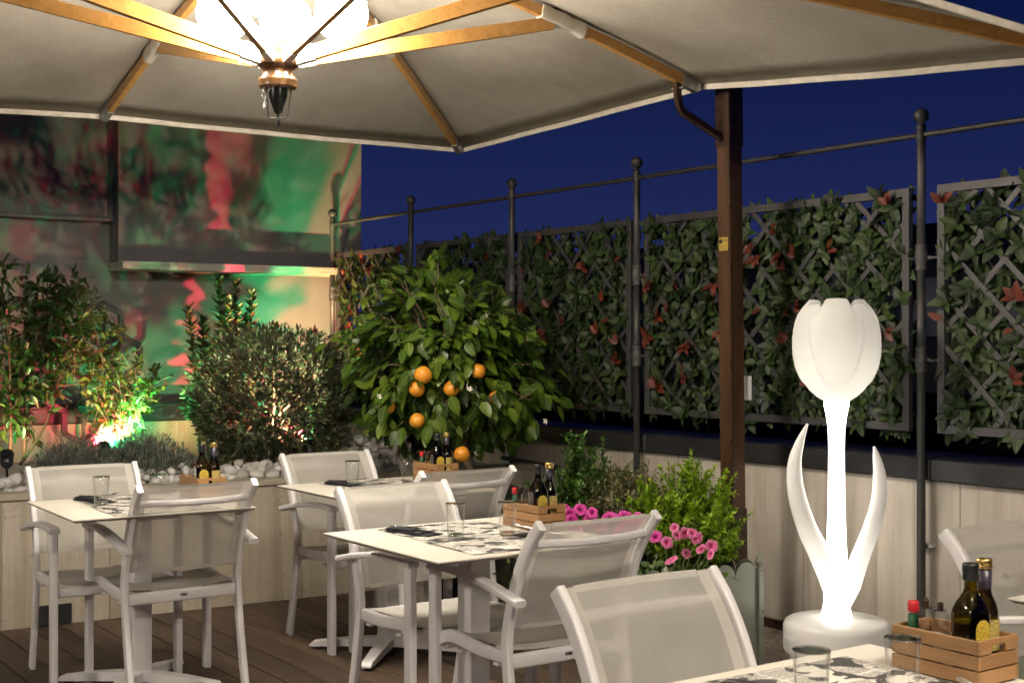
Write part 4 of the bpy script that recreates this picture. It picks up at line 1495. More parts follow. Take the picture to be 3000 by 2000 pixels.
def make_square_bottle():
    b = empty("oil_bottle")
    superloft([(0.026, 0.0, 7), (0.0285, 0.004, 7), (0.0285, 0.05, 7), (0.0285, 0.118, 7), (0.0275, 0.130, 5), (0.024, 0.143, 3.4), (0.0185, 0.154, 2.5), (0.0142, 0.163, 2), (0.0128, 0.172, 2), (0.0125, 0.196, 2)], 40).build("glass_body", M['bottle'], b)
    superloft([(0.0245, 0.003, 6), (0.0262, 0.008, 6), (0.0262, 0.072, 6)], 32).build("oil", M['oil'], b)
    MB().lathe([(0.0150, 0.186), (0.0158, 0.189), (0.0158, 0.194), (0.0150, 0.197), (0.0152, 0.199), (0.0158, 0.201), (0.0158, 0.216), (0.0148, 0.219), (0.0001, 0.2195)], 24).build("cap", M['cap_black'], b)
    arch = [(-0.019, 0.040), (0.019, 0.040), (0.019, 0.094)] + [(0.019 * math.cos(R(a)), 0.094 + 0.019 * math.sin(R(a))) for a in range(20, 161, 20)] + [(-0.019, 0.094)]
    MB().prism(arch, 0.0005, Matrix.Translation((0.002, -0.0288, 0.0)) @ Matrix.Rotation(R(90), 4, 'X')).build("label_arch", M['label_yellow'], b)
    return b


def make_round_bottle():
    b = empty("vinegar_bottle")
    MB().lathe([(0.0001, 0), (0.0255, 0), (0.0275, 0.004), (0.0275, 0.112), (0.026, 0.124), (0.021, 0.138), (0.0155, 0.150), (0.0128, 0.160), (0.0122, 0.20)], 32).build("glass_body", M['bottle2'], b)
    MB().lathe([(0.0001, 0.003), (0.0255, 0.003), (0.0255, 0.066), (0.0001, 0.066)], 24).build("vinegar", M['oil'], b)
    MB().lathe([(0.0132, 0.163), (0.0136, 0.165), (0.0140, 0.200), (0.0001, 0.2005)], 24).build("capsule", M['capsule'], b)
    MB().lathe([(0.0150, 0.203), (0.0156, 0.205), (0.0156, 0.2085), (0.0148, 0.2095), (0.0156, 0.2105), (0.0156, 0.219), (0.0146, 0.2215), (0.0001, 0.222)], 28).build("cap", M['cap_gold'], b)
    V, Fc = [], []
    for k in range(13):
        a = R(-140 + 100 * k / 12)
        for z in (0.045, 0.106): V.append((0.0279 * math.cos(a), 0.0279 * math.sin(a), z))
    for k in range(12): Fc.append((2 * k, 2 * k + 2, 2 * k + 3, 2 * k + 1))
    lo_ = MB().add(V, Fc, True).build("label_band", M['label_gold'], b)
    return b


def make_sauce():
    b = empty("hot_sauce_bottle")
    MB().lathe([(0.0001, 0), (0.014, 0), (0.0155, 0.003), (0.0155, 0.045), (0.012, 0.058), (0.0075, 0.068), (0.007, 0.102)], 24).build("glass_body", M['clear_plastic'], b)
    MB().lathe([(0.0001, 0.002), (0.0145, 0.002), (0.0145, 0.044), (0.0105, 0.057), (0.0001, 0.058)], 20).build("sauce", M['sauce'], b)
    MB().lathe([(0.0105, 0.070), (0.0105, 0.098), (0.0098, 0.099)], 20).build("neck_band", M['green_band'], b)
    MB().lathe([(0.0108, 0.104), (0.0112, 0.105), (0.0112, 0.124), (0.010, 0.126), (0.0001, 0.126)], 8).build("cap", M['cap_red'], b)
    return b


def make_shaker(fill):
    b = empty("shaker")
    m = MB()
    n = 16
    pr = []
    V, Fc = [], []
    for r, z in ((0.0145, 0), (0.0155, 0.004), (0.0155, 0.062), (0.0135, 0.066), (0.0155, 0.070), (0.0155, 0.090), (0.0125, 0.096)):
        for k in range(n):
            a = 2 * math.pi * k / n
            rr = r * (1.0 if k % 2 else 0.93)
            V.append((rr * math.cos(a), rr * math.sin(a), z))
    for i in range(6):
        for k in range(n): Fc.append((i * n + k, i * n + (k + 1) % n, (i + 1) * n + (k + 1) % n, (i + 1) * n + k))
    m.add(V, Fc); m.add(V[:n], [tuple(range(n))[::-1]]); m.add(V[-n:], [tuple(range(n))])
    m.build("acrylic_body", M['clear_plastic'], b)
    MB().lathe([(0.0001, 0.003), (0.0125, 0.003), (0.0125, 0.060), (0.0001, 0.061)], 14).build("filling", fill, b)
    MB().lathe([(0.0055, 0.096), (0.0055, 0.108), (0.0045, 0.110), (0.0001, 0.110)], 12).build("knob", M['bronze'], b)
    return b


def put(o, tc, rz, e2, e1, z, r=0.0):
    p = Matrix.Rotation(rz, 3, 'Z') @ Vector((e2, e1, 0))
    return place(o, tc[0] + p.x, tc[1] + p.y, z, rz + r)


tables = [
    dict(name="centre front table", lab="cream square cafe table at the centre front between two armchairs", c=(-0.129, 4.50), rz=TH, gl=((-0.064, 0.015), (0.102, -0.052)), crate=(0.30, 0.066), full=True),
    dict(name="rear middle table", lab="cream cafe table at the rear middle beside the orange tree", c=(-0.555, 6.02), rz=TH, gl=((-0.113, 0.14), (0.125, 0.047)), crate=(0.313, 0.11), full=True),
    dict(name="left table", lab="cream cafe table at the left in front of the travertine planter", c=(-1.51, 5.40), rz=TH - R(1.5), gl=((-0.141, 0.05), (0.075, 0.01)), crate=(0.305, 0.108), full=True),
    dict(name="foreground table", lab="cream cafe table cut by the bottom edge in the right foreground", c=(0.689, 2.388), rz=TH, gl=((-0.154, 0.06), (0.056, 0.03)), crate=(0.305, 0.104), full=True),
    dict(name="right edge table", lab="cream cafe table whose corner enters at the right edge", c=(1.80, 3.34), rz=TH, gl=(), crate=None, full=False),
]
tb0 = make_table(); mat0 = make_mat(); gl0 = make_glass(); nk0 = make_napkin(); fk0 = make_fork(); cr0 = make_crate()
sq0 = make_square_bottle(); rb0 = make_round_bottle(); sc0 = make_sauce(); sa0 = make_shaker(M['salt']); pe0 = make_shaker(M['pepper'])
sa0.scale = pe0.scale = (1.1, 1.1, 1.22)
protos = {}


def take(key, proto):
    if key not in protos:
        protos[key] = True
        return proto
    return copy_tree(proto)


ZT = 0.7402
for i, T in enumerate(tables):
    tb = take('t', tb0)
    place(tb, T['c'][0], T['c'][1], 0, T['rz'])
    tag(tb, T['lab'], "table", "cream cafe tables")
    nm = T['name']
    if i == 2:
        tb.scale = (0.96, 0.92, 1.0)
    mats = (("far", 0.165), ("near", -0.168)) if T['full'] else ()
    for side, e1 in mats:
        m = take('m', mat0)
        put(m, T['c'], T['rz'], 0.012 + 0.018 * (side == "far") - (0.008 if i != 2 else 0), e1 * (0.95 if i == 2 else 1), ZT + 0.0006, (0 if side == "far" else math.pi) + R(random.uniform(-1.5, 1.5)))
        tag(m, "newspaper printed paper placemat on the %s side of the %s" % (side, nm), "placemat", "newspaper placemats")
    for k, (a, b) in enumerate(T['gl']):
        g = take('g', gl0)
        put(g, T['c'], T['rz'], a, b, ZT + 0.0028)
        tag(g, "empty clear tumbler on the %s, %s" % (nm, "the left one of the pair" if k == 0 else "the right one of the pair"), "glass", "clear tumblers")
    if not T['full']: continue
    # napkins with a fork
    for side, (a, b, r) in (("far", (-0.125, 0.185, R(-72))), ("near", (0.17, -0.15, R(100)))):
        if side == "near" and i in (1, 2): continue
        n = take('n', nk0)
        put(n, T['c'], T['rz'], a, b, ZT + 0.0030, r)
        tag(n, "folded black napkin on the %s side of the %s" % (side, nm), "napkin", "black napkins")
        f = take('f', fk0)
        put(f, T['c'], T['rz'], a + 0.02 * math.cos(r), b + 0.02 * math.sin(r), ZT + 0.011, r + R(8))
        tag(f, "steel fork tucked into the black napkin on the %s side of the %s" % (side, nm), "fork", "steel forks")
    cr = take('c', cr0)
    put(cr, T['c'], T['rz'], T['crate'][0], T['crate'][1], ZT + 0.0030, R(2 if i != 3 else 0))
    tag(cr, "slatted wooden condiment crate on the %s" % nm, "crate", "condiment crates")
    cx, cy_ = T['crate']
    zc = ZT + 0.0105
    b = take('sq', sq0); put(b, T['c'], T['rz'], cx - 0.024, cy_ - 0.056, zc, R(-6)); tag(b, "dark square oil bottle with black cap in the crate on the %s" % nm, "bottle", "square oil bottles")
    b = take('rb', rb0); put(b, T['c'], T['rz'], cx + 0.031, cy_ - 0.048, zc, R(15)); tag(b, "round vinegar bottle with gold cap in the crate on the %s" % nm, "bottle", "round vinegar bottles")
    so_ = take('sc', sc0)
    if i == 2: put(so_, T['c'], T['rz'], cx - 0.010, cy_ + 0.022, zc)
    else: put(so_, T['c'], T['rz'], cx - 0.030, cy_ + 0.075, zc)
    tag(so_, "small red capped hot sauce bottle in the crate on the %s" % nm, "bottle", "hot sauce bottles")
    s_ = take('sa', sa0); put(s_, T['c'], T['rz'], cx - 0.032, cy_ + 0.008, zc); tag(s_, "clear salt shaker in the crate on the %s" % nm, "shaker", "salt shakers")
    s_ = take('pe', pe0); put(s_, T['c'], T['rz'], cx - 0.032, cy_ + 0.042, zc); tag(s_, "clear pepper shaker in the crate on the %s" % nm, "shaker", "pepper shakers")

# ================================================================== planter box with shrubs and petunias
def make_planter_box(w, d, h=0.40):
    """local x along the front, y backwards"""
    b = empty("planter_box")
    def side(length, nscal, name, Mx):
        r = length / nscal / 2
        poly = [(0, 0.03), (length, 0.03)]
        top = []
        for k in range(nscal):
            cx = length - r - 2 * r * k
            for a in range(0, 181, 15):
                top.append((cx + r * 0.985 * math.cos(R(a)), h + r * math.sin(R(a))))
        MB().prism(poly + top, 0.004, Mx).build(name, M['planter_green'], b)
    RX = Matrix.Rotation(R(90), 4, 'X')
    side(w - 0.03, max(2, round(w / 0.125)), "front_panel", Matrix.Translation((0.015, 0.004, 0)) @ RX)
    side(w - 0.03, max(2, round(w / 0.125)), "rear_panel", Matrix.Translation((0.015, d, 0)) @ RX)
    side(d - 0.03, max(2, round(d / 0.125)), "side_panel", Matrix.Translation((0.0, 0.015, 0)) @ Matrix.Rotation(R(90), 4, 'Z') @ RX)
    side(d - 0.03, max(2, round(d / 0.125)), "side_panel", Matrix.Translation((w - 0.004, 0.015, 0)) @ Matrix.Rotation(R(90), 4, 'Z') @ RX)
    for x in (0.0, w):
        for y in (0.0, d):
            p = MB().box((x, y, (h + 0.02) / 2), (0.030, 0.030, h + 0.02), 0.002).build("corner_post", M['planter_green'], b)
            MB().lathe([(0.012, h + 0.02), (0.016, h + 0.024), (0.010, h + 0.032), (0.009, h + 0.036), (0.015, h + 0.042), (0.019, h + 0.052), (0.017, h + 0.066), (0.011, h + 0.080), (0.0001, h + 0.090)], 10, (x, y, 0)).build("finial", M['planter_green'], p)
            for z in (0.12, 0.25):
                MB().sphere((x + (0.008 if x else -0.008), y - 0.015 if y == 0 else y + 0.015, z), 0.006, 8, 6, 0.8).build("rivet", M['planter_green'], p)
    MB().box((w / 2, d / 2, h - 0.03), (w - 0.02, d - 0.02, 0.02)).build("soil", M['soil'], b)
    return b


pbx = make_planter_box(0.53, 1.02)
place(pbx, 0.625, 5.40, 0, R(35))
tag(pbx, "sage green metal planter box with scalloped rim beside the brown post", "planter")


def box_l(x, y, z=0.0):
    p = Matrix.Rotation(R(35), 3, 'Z') @ Vector((x, y, z))
    return Vector((0.625 + p.x, 5.40 + p.y, z))


def shrub(name, label, base, height, radius, nstem, mat, leaf=0.02, tmpl=None, per=26, flare=0.9, wild=0.35):
    o = empty(name, base)
    tag(o, label, "shrub")
    tmpl = tmpl or T_SMALL
    P, D, N, S = [], [], [], []
    st = MB()
    for i in range(nstem):
        a = rng.uniform(0, 6.283); rr = math.sqrt(rng.uniform(0, 1))
        tilt = rr * flare
        hgt = height * (1 - 0.45 * rr ** 2) * rng.uniform(0.72, 1.08)
        tip = np.array([math.cos(a) * radius * rr * 1.0, math.sin(a) * radius * rr, hgt])
        mid = np.array([math.cos(a) * radius * rr * 0.75, math.sin(a) * radius * rr * 0.75, hgt * 0.55]) + rng.normal(0, 0.012, 3)
        base_ = np.array([math.cos(a) * radius * rr * 0.25, math.sin(a) * radius * rr * 0.25, 0.0])
        st.tube([tuple(base_), tuple(mid), tuple(tip)], [0.004, 0.003, 0.0012], 4, cap=False)
        # side twigs
        for q in range(8):
            f = rng.uniform(0.15, 0.92)
            c0 = base_ + (mid - base_) * (f / 0.55) if f < 0.55 else mid + (tip - mid) * ((f - 0.55) / 0.45)
            dr = norm((tip - base_)[None])[0] + rng.normal(0, wild, 3)
            c1 = c0 + norm(dr[None])[0] * height * rng.uniform(0.10, 0.26)
            ends = [(c0, c1)]
            if q == 0: ends.append((mid, tip))
            for e0, e1 in ends:
                m = per // 2
                f2 = rng.uniform(0.05, 1.0, m)
                p = e0 + (e1 - e0) * f2[:, None]
                ax = norm((e1 - e0)[None])
                out = norm(rng.normal(size=(m, 3)))
                P.append(p); D.append(norm(ax * 0.7 + out * 0.9)); N.append(norm(ax * 0.8 - out * 0.4 + np.array([[0, 0, 0.4]]))); S.append(leaf * rng.uniform(0.7, 1.25, m))
    P, D, N, S = map(np.concatenate, (P, D, N, S))
    st.build("stems", M['bark'], o)
    cloud("foliage", tmpl, P, D, N, S, mat, o)
    return o


shrub("box_shrub", "bright yellow green shrub at the near end of the planter box", box_l(0.33, 0.24, 0.36), 0.53, 0.23, 62, M['leaf_box_bright'], 0.026, T_TINY, 72)
shrub("variegated_shrub", "brownish variegated shrub right of middle in the planter box", box_l(0.29, 0.48, 0.36), 0.50, 0.17, 46, M['leaf_var'], 0.026, T_TINYN, 62)
shrub("variegated_shrub", "dull green variegated shrub left of middle in the planter box", box_l(0.28, 0.67, 0.36), 0.50, 0.16, 46, M['leaf_var'], 0.026, T_TINYN, 62)
shrub("box_shrub", "deep green box shrub at the far end of the planter box", box_l(0.26, 0.86, 0.36), 0.57, 0.20, 58, M['leaf_box_dark'], 0.027, T_TINY, 70)


def flower_mesh(mat):
    V, L, Fc = [(0, 0, -0.020)], [0.0], []
    n = 30
    for ri, (r, z, l) in enumerate(((0.06, -0.018, 0.1), (0.22, -0.006, 0.25), (0.62, 0.001, 0.6), (1.0, -0.003, 1.0))):
        for k in range(n):
            a = 2 * math.pi * k / n
            lob = 1 - 0.13 * (0.5 + 0.5 * math.cos(5 * a)) ** 3 * (r > 0.5)
            V.append((0.026 * r * lob * math.cos(a), 0.026 * r * lob * math.sin(a), z + 0.0025 * math.sin(10 * a) * r * r))
            L.append(l - 0.12 * max(0, math.cos(5 * a + math.pi)) * (ri == 2))
    for k in range(n): Fc.append((0, 1 + k, 1 + (k + 1) % n))
    for r in range(3):
        for k in range(n): Fc.append((1 + r * n + k, 1 + (r + 1) * n + k, 1 + (r + 1) * n + (k + 1) % n, 1 + r * n + (k + 1) % n))
    me = bpy.data.meshes.new("flower")
    me.from_pydata(V, [], Fc)
    a = me.attributes.new("lc", 'FLOAT', 'POINT'); a.data.foreach_set("value", np.array(L, np.float32))
    me.materials.append(mat)
    me.polygons.foreach_set("use_smooth", [True] * len(me.polygons))
    return me


fm_mag, fm_pink = flower_mesh(M['petal_mag']), flower_mesh(M['petal_pink'])


def petunia(label, base, spots, me, nleaf, spread):
    o = empty("petunia", base)
    tag(o, label, "flower plant")
    st = MB()
    for (dx, dy, dz, s) in spots:
        f = bpy.data.objects.new("flower", me)
        COL.objects.link(f); f.parent = o
        f.location = (dx, dy, dz)
        # look towards the camera and upwards with scatter
        v = Vector((-base[0] - dx, -base[1] - dy, 0)).normalized() + Vector((rng.normal(0, .45), rng.normal(0, .45), rng.uniform(0.15, 0.9)))
        f.rotation_euler = v.to_track_quat('Z', 'Y').to_euler()
        f.scale = (s, s, s)
        st.tube([(dx * 0.4, dy * 0.4, 0.0), tuple(Vector((dx, dy, dz)) - v.normalized() * 0.018 * s)], 0.0022, 4)
    n = nleaf
    P = np.stack([rng.normal(0, spread[0], n), rng.normal(0, spread[1], n), rng.uniform(-0.01, spread[2], n)], 1)
    D = norm(rng.normal(size=(n, 3)) + np.array([[0, 0, 0.5]])); N = norm(rng.normal(size=(n, 3)) * 0.5 + np.array([[0, -0.4, 1]]))
    cloud("foliage", T_BROAD, P, D, N, rng.uniform(0.022, 0.042, n), M['leaf_pet'], o)
    st.build("stems", M['leaf_pet'], o)
    return o


bb = box_l(0.09, 0.09, 0.37)
sp = []
for (x, y, s) in ((1966, 1638, 1.05), (2013, 1620, 0.8), (2053, 1606, 0.85), (2040, 1574, 0.95), (2030, 1560, 0.85), (2008, 1561, 0.9), (1955, 1588, 0.9), (2085, 1598, 0.95), (2080, 1622, 0.8), (1985, 1566, 0.8), (1976, 1545, 0.7)):
    Y = 5.38 + 0.02 * len(sp) % 0.1
    Y = 5.40 + 0.03 * ((len(sp) * 7) % 4)
    sp.append(((x - 1500) / F * Y - bb.x, Y - bb.y, px_z(y, Y) - bb.z, s * 1.15))
petunia("pink petunias spilling over the near corner of the planter box", bb, sp, fm_pink, 260, (0.09, 0.07, 0.11))
bb = box_l(0.06, 0.5, 0.37)
sp = []
for k, (x, y, s) in enumerate(((1670, 1505, 1.0), (1702, 1490, 1.0), (1728, 1517, 1.15), (1676, 1525, 1.0), (1735, 1500, .8), (1786, 1512, 1.1), (1830, 1516, 1.1), (1866, 1516, 0.9), (1762, 1540, 1.0), (1810, 1545, 1.0), (1850, 1550, 1.0), (1660, 1485, 0.9), (1690, 1545, 1.0), (1890, 1545, 1.0), (1920, 1570, 0.9))):
    Y = 5.97 - 0.52 * (x - 1660) / 260 + 0.03 * (k % 3)
    sp.append(((x - 1500) / F * Y - bb.x, Y - bb.y, px_z(y, Y) - bb.z, s * 1.25))
petunia("magenta petunias along the far left rim of the planter box", bb, sp, fm_mag, 420, (0.20, 0.24, 0.13))

# second planter by the right edge, seen through the taupe chair
pb2 = make_planter_box(0.5, 0.5)
place(pb2, 2.02, 4.62, 0, R(35))
tag(pb2, "sage green planter box behind the armchair at the right edge", "planter")
bb = Vector((1.98, 4.80, 0.37))
sp = [(rng.uniform(-0.15, 0.2), rng.uniform(-0.1, 0.2), rng.uniform(0.0, 0.28), rng.uniform(0.9, 1.3)) for _ in range(14)]
petunia("pink petunias seen through the chair back at the right edge", bb, sp, fm_pink, 240, (0.12, 0.12, 0.18))

# ================================================================== orange tree in a black pot
OT = Vector((-0.23, 7.02, 0))
pot = empty("plant_pot", OT)
tag(pot, "large round black pot under the orange tree behind the chairs", "pot")
MB().lathe([(0.0001, 0.0), (0.20, 0.0), (0.215, 0.02), (0.275, 0.55), (0.295, 0.56), (0.30, 0.60), (0.29, 0.625), (0.265, 0.625), (0.26, 0.58)], 40).build("pot_body", M['cap_black'], pot)
MB().lathe([(0.0001, 0.575), (0.262, 0.575)], 30).build("soil", M['soil'], pot)
ot = empty("orange_tree", OT + Vector((0, 0, 0.57)))
tag(ot, "small leafy orange tree with ripe oranges growing in the black pot", "tree")
CC = np.array([-0.10, 0.12, 0.70])          # crown centre above the pot soil
trunk = smooth_path([(0.0, 0, 0.0), (0.01, 0.0, 0.15), (-0.04, 0.03, 0.32), (-0.07, 0.06, 0.50)], 4)
tm = MB().tube(trunk, list(np.linspace(0.030, 0.020, len(trunk))), 10)
limbs = []
crown_p = []
P, D, N, S = [], [], [], []
n_b = 190
for i in range(n_b):
    v = rvec(1)[0]
    # crown a broad drooping dome, taller on its left half
    a = math.atan2(v[1], v[0])
    rx, rz_ = 0.62, 0.53
    rad = rng.uniform(0.55, 1.0) ** 0.6
    e = CC + np.array([v[0] * rx * rad, v[1] * 0.55 * rad, v[2] * rz_ * rad])
    if e[2] > CC[2]:
        e[2] += 0.10 * max(0, 1 - abs(e[0] - CC[0] + 0.14) / 0.35) * rad
        e[0] += -0.05 * rad
        lim = 0.62 - 0.75 * max(0, (e[0] - CC[0]) + 0.02)
        if e[2] - CC[2] > max(0.12, lim): e[2] = CC[2] + max(0.12, lim) * rng.uniform(0.6, 1)
    s0 = np.array(trunk[-1][:]) if rng.uniform() < 0.7 else np.array(trunk[-6][:])
    mid = s0 * 0.45 + e * 0.55 + np.array([0, 0, 0.10]) + rng.normal(0, 0.03, 3)
    path = smooth_path([tuple(s0), tuple(mid), tuple(e)], 4)
    tm.tube(path, list(np.linspace(0.010, 0.002, len(path))), 5, cap=False)
    m = 17
    for j in range(m):
        f = rng.uniform(0.35, 1.0)
        q = path[min(len(path) - 1, int(f * (len(path) - 1) + 0.5))]
        pp = np.array(q[:]) + rng.normal(0, 0.028, 3)
        out = norm((pp - CC)[None])[0]
        d = out * 0.75 + np.array([0, 0, -0.75]) + rng.normal(0, 0.45, 3)
        if pp[2] > CC[2] + 0.33: d = out * 0.8 + np.array([0, 0, -0.1]) + rng.normal(0, 0.5, 3)
        P.append(pp); D.append(d); N.append(out * 1.0 + np.array([0, -0.25, 0.45]) + rng.normal(0, 0.3, 3)); S.append(rng.uniform(0.062, 0.112))
P, D, N, S = map(np.array, (P, D, N, S))
tm.build("trunk", M['bark'], ot)
crown = empty("crown"); crown.parent = ot
split_leaves("citrus", T_BROAD, P, D, N, S, M['leaf_orange'], crown, -P[:, 1] * 1.0 + rng.uniform(0, 0.25, len(P)) + 0.3 * np.abs(P[:, 0] - CC[0]), 300)
or_me = MB()
pr_ = [(max(1e-5, 0.046 * math.sin(math.pi * i / 14)), -0.044 * math.cos(math.pi * i / 14) + (0.003 if i > 12 else 0)) for i in range(15)]
or_me = MB().lathe(pr_, 24).mesh("orange")
for (x, y, s) in ((1239, 1099, 1.1), (1221, 1139, 0.98), (1322, 1138, 0.98), (1400, 1087, 0.95), (1453, 1166, 0.9), (1137, 1192, 0.92), (1222, 1232, 0.95), (1353, 1331, 0.98)):
    k = (x - 1500) / F
    # on the camera side of the crown surface
    Yw = 7.14 - 0.55 * math.sqrt(max(0.05, 1 - ((x - 1310) / 340) ** 2 - ((y - 1080) / 330) ** 2)) + 0.05
    if x in (1322, 1400, 1453, 1137): Yw += 0.11
    if y > 1300: Yw = 6.62
    g = link("orange", or_me, M['orange'], crown)
    g.location = (k * Yw - OT.x, Yw - OT.y, px_z(y, Yw) - 0.57)
    g.rotation_euler = (rng.uniform(-.4, .4), rng.uniform(-.4, .4), rng.uniform(0, 6))
    g.scale = (s * 0.9, s * 0.9, s * 0.9)
bl_me = MB()
for k in range(5):
    a = 2 * math.pi * k / 5
    bl_me.add([(0, 0, 0), (0.012 * math.cos(a - .4), 0.012 * math.sin(a - .4), 0.003), (0.019 * math.cos(a), 0.019 * math.sin(a), 0.008), (0.012 * math.cos(a + .4), 0.012 * math.sin(a + .4), 0.003)], [(0, 1, 2, 3)])
bl_me = bl_me.mesh("blossom")
for (x, y) in ((1378, 1030), (1272, 1057), (1366, 1128), (1402, 1155), (1424, 924), (1375, 1140), (1110, 1162), (1392, 1330), (1600, 1232)):
    Yw = 6.62 + rng.uniform(0, 0.08)
    g = link("blossom", bl_me, M['blossom'], crown)
    g.location = ((x - 1500) / F * Yw - OT.x, Yw - OT.y, px_z(y, Yw) - 0.57)
    g.rotation_euler = (R(60) + rng.normal(0, .4), rng.normal(0, .4), rng.uniform(0, 6))

# ================================================================== planting bed: pebbles
peb = empty("pebble_bed", P0, PA)
tag(peb, kind="structure")
peb_me = []
for k in range(7):
    bm = bmesh.new()
    bmesh.ops.create_icosphere(bm, subdivisions=2, radius=1.0)
    ph = rng.uniform(0, 6, 6)
    for v in bm.verts:
        c = v.co
        f = 1 + 0.10 * math.sin(2.1 * c.x + ph[0]) + 0.10 * math.sin(2.3 * c.y + ph[1]) + 0.08 * math.sin(2.7 * c.z + ph[2])
        v.co = Vector((c.x * f * 1.0, c.y * f * (0.72 + 0.05 * (k % 3)), c.z * f * (0.55 + 0.06 * (k % 2))))
    me = bpy.data.meshes.new("pebble"); bm.to_mesh(me); bm.free()
    me.materials.append(M['pebble'])
    me.polygons.foreach_set("use_smooth", [True] * len(me.polygons))
    peb_me.append(me)
npb = 0
zones = [(bed_s(40, 0.3), 0.42, 0.16, 0.50, 0.63, 90), (bed_s(700, 0.35), 0.62, 0.15, 0.60, 0.64, 175), (bed_s(1090, 0.7), 0.34, 0.15, 1.3, 0.64, 75), (bed_s(300, 0.3), 0.5, 0.15, 0.3, 0.60, 20)]
for (s0, hw, d0, d1, z0, n) in zones:
    for i in range(n):
        o = bpy.data.objects.new("pebble", peb_me[int(rng.integers(0, 7))])
        COL.objects.link(o); o.parent = peb
        d = rng.uniform(d0, d1)
        sc = rng.uniform(0.028, 0.052)
        layer = rng.uniform(0, 1) ** 2
        zz = z0 + 0.045 * layer + (0.10 * (d - d0) if s0 > 1.4 else 0.03 * (d - d0)) + 0.01
        o.location = (s0 + rng.uniform(-hw, hw), d, zz)
        o.scale = (sc, sc, sc)
        o.rotation_euler = (rng.normal(0, .35), rng.normal(0, .35), rng.uniform(0, 6.28))
        npb += 1
P_, F_2 = [], []
mass = MB()
for i in range(420):
    s, d = rng.uniform(-1.3, 3.0), rng.uniform(0.14, 2.0)
    q = 0.035
    base = peb_me[i % 7]
    pass
MB().box((0.8, 1.16, 0.585), (4.6, 2.1, 0.07)).build("gravel_base", M['pebble'], peb)

# ================================================================== planting bed: plants
def bedpt(x_px, y_px, depth):
    s = bed_s(x_px, depth)
    w = bed_w(s, depth)
    w.z = px_z(y_px, w.y)
    return w


# --- clipped olive ball
ob_c = bedpt(795, 1168, 1.05)
ob = empty("olive_bush", (ob_c.x, ob_c.y, 0.60))
tag(ob, "round clipped olive bush lit from inside behind the white pebbles", "bush")
Rb = 0.485
cz = ob_c.z - 0.60
n = 2100
v = rvec(n)
rad = Rb * (rng.uniform(0.30, 1.0, n) ** 0.33) * (1 + 0.07 * np.sin(v[:, 0] * 5 + 1) * np.cos(v[:, 2] * 4))
C = np.array([0, 0, cz]) + v * rad[:, None] * np.array([1.0, 1.0, 0.93])
C = C[C[:, 2] > 0.06]
v = norm(C - np.array([0, 0, cz]))
Pn, Dn, Nn, Sn = [], [], [], []
for j in range(7):
    m = len(C)
    ax = norm(v + rng.normal(0, 0.35, (m, 3)) + np.array([[0, 0, 0.25]]))
    out = rvec(m)
    Pn.append(C + ax * rng.uniform(-0.03, 0.04, (m, 1))); Dn.append(norm(ax * 0.8 + out * 0.75)); Nn.append(norm(out + ax * 0.3)); Sn.append(rng.uniform(0.034, 0.056, m))
cloud("foliage", T_NARROW, *map(np.concatenate, (Pn, Dn, Nn, Sn)), M['leaf_olive'], ob)
tm = MB()
tr0 = smooth_path([(0.10, -0.05, 0.0), (0.09, -0.06, 0.10), (0.06, -0.05, 0.20), (0.0, -0.02, 0.30)], 4)
tm.tube(tr0, list(np.linspace(0.022, 0.014, len(tr0))), 8)
for i in range(11):
    e = np.array([0, 0, cz]) + rvec(1)[0] * Rb * 0.8
    if e[2] < 0.1: e[2] = 0.15
    pth = smooth_path([tuple(tr0[int(rng.integers(4, len(tr0)))]), tuple(e * 0.5 + np.array([0, -0.02, cz * 0.5]) + rng.normal(0, 0.04, 3)), tuple(e)], 3)
    tm.tube(pth, list(np.linspace(0.009, 0.002, len(pth))), 5, cap=False)
tm.build("trunk", M['bark'], ob)

# --- laurel with upright shoots
lb_ = bedpt(680, 1240, 2.10)
la = empty("laurel_shrub", (lb_.x, lb_.y, 0.60))
tag(la, "tall laurel shrub with upright shoots rising behind the olive bush", "shrub")
tm = MB()
P, D, N, S = [], [], [], []
for (x, y, dep) in ((552, 900, 2.05), (640, 825, 2.12), (690, 826, 2.2), (738, 860, 2.15), (655, 930, 2.05), (810, 955, 2.15), (600, 960, 2.1), (700, 900, 2.1), (625, 1000, 2.0), (745, 980, 2.05), (590, 930, 2.15), (668, 880, 2.05), (720, 930, 2.2), (884, 1075, 1.90)):
    w = bedpt(x, y, dep)
    tip = np.array([w.x - lb_.x, w.y - lb_.y, w.z - 0.60])
    b0 = np.array([tip[0] * 0.75 + rng.normal(0, .02), tip[1] * 0.8, 0.0])
    path = smooth_path([tuple(b0), tuple((b0 + tip) / 2 + rng.normal(0, 0.012, 3)), tuple(tip)], 8)
    tm.tube(path, list(np.linspace(0.009, 0.003, len(path))), 6)
    H = tip[2]
    m = int(150 * H / 1.2)
    for j in range(m):
        f = (j + 0.5) / m
        if f < 0.2: continue
        ff = f * (len(path) - 1); i0 = min(len(path) - 2, int(ff)); q = np.array(path[i0].lerp(path[i0 + 1], ff - i0)[:]) + rng.normal(0, 0.004, 3)
        a = j * 2.4
        d = np.array([math.cos(a), math.sin(a), 0.42 + 0.9 * f ** 8])
        P.append(q); D.append(d); N.append(np.array([-math.cos(a) * .6, -math.sin(a) * .6, 1])); S.append(rng.uniform(0.070, 0.105) * (1.1 - 0.35 * f ** 4))
P, D, N, S = map(np.array, (P, D, N, S))
tm.build("stems", M['bark_red'], la)
crown = empty("crown"); crown.parent = la
split_leaves("laurel", T_BAY, P, D, N, S, M['leaf_laurel'], crown, P[:, 2] + rng.uniform(0, 0.3, len(P)), 300)

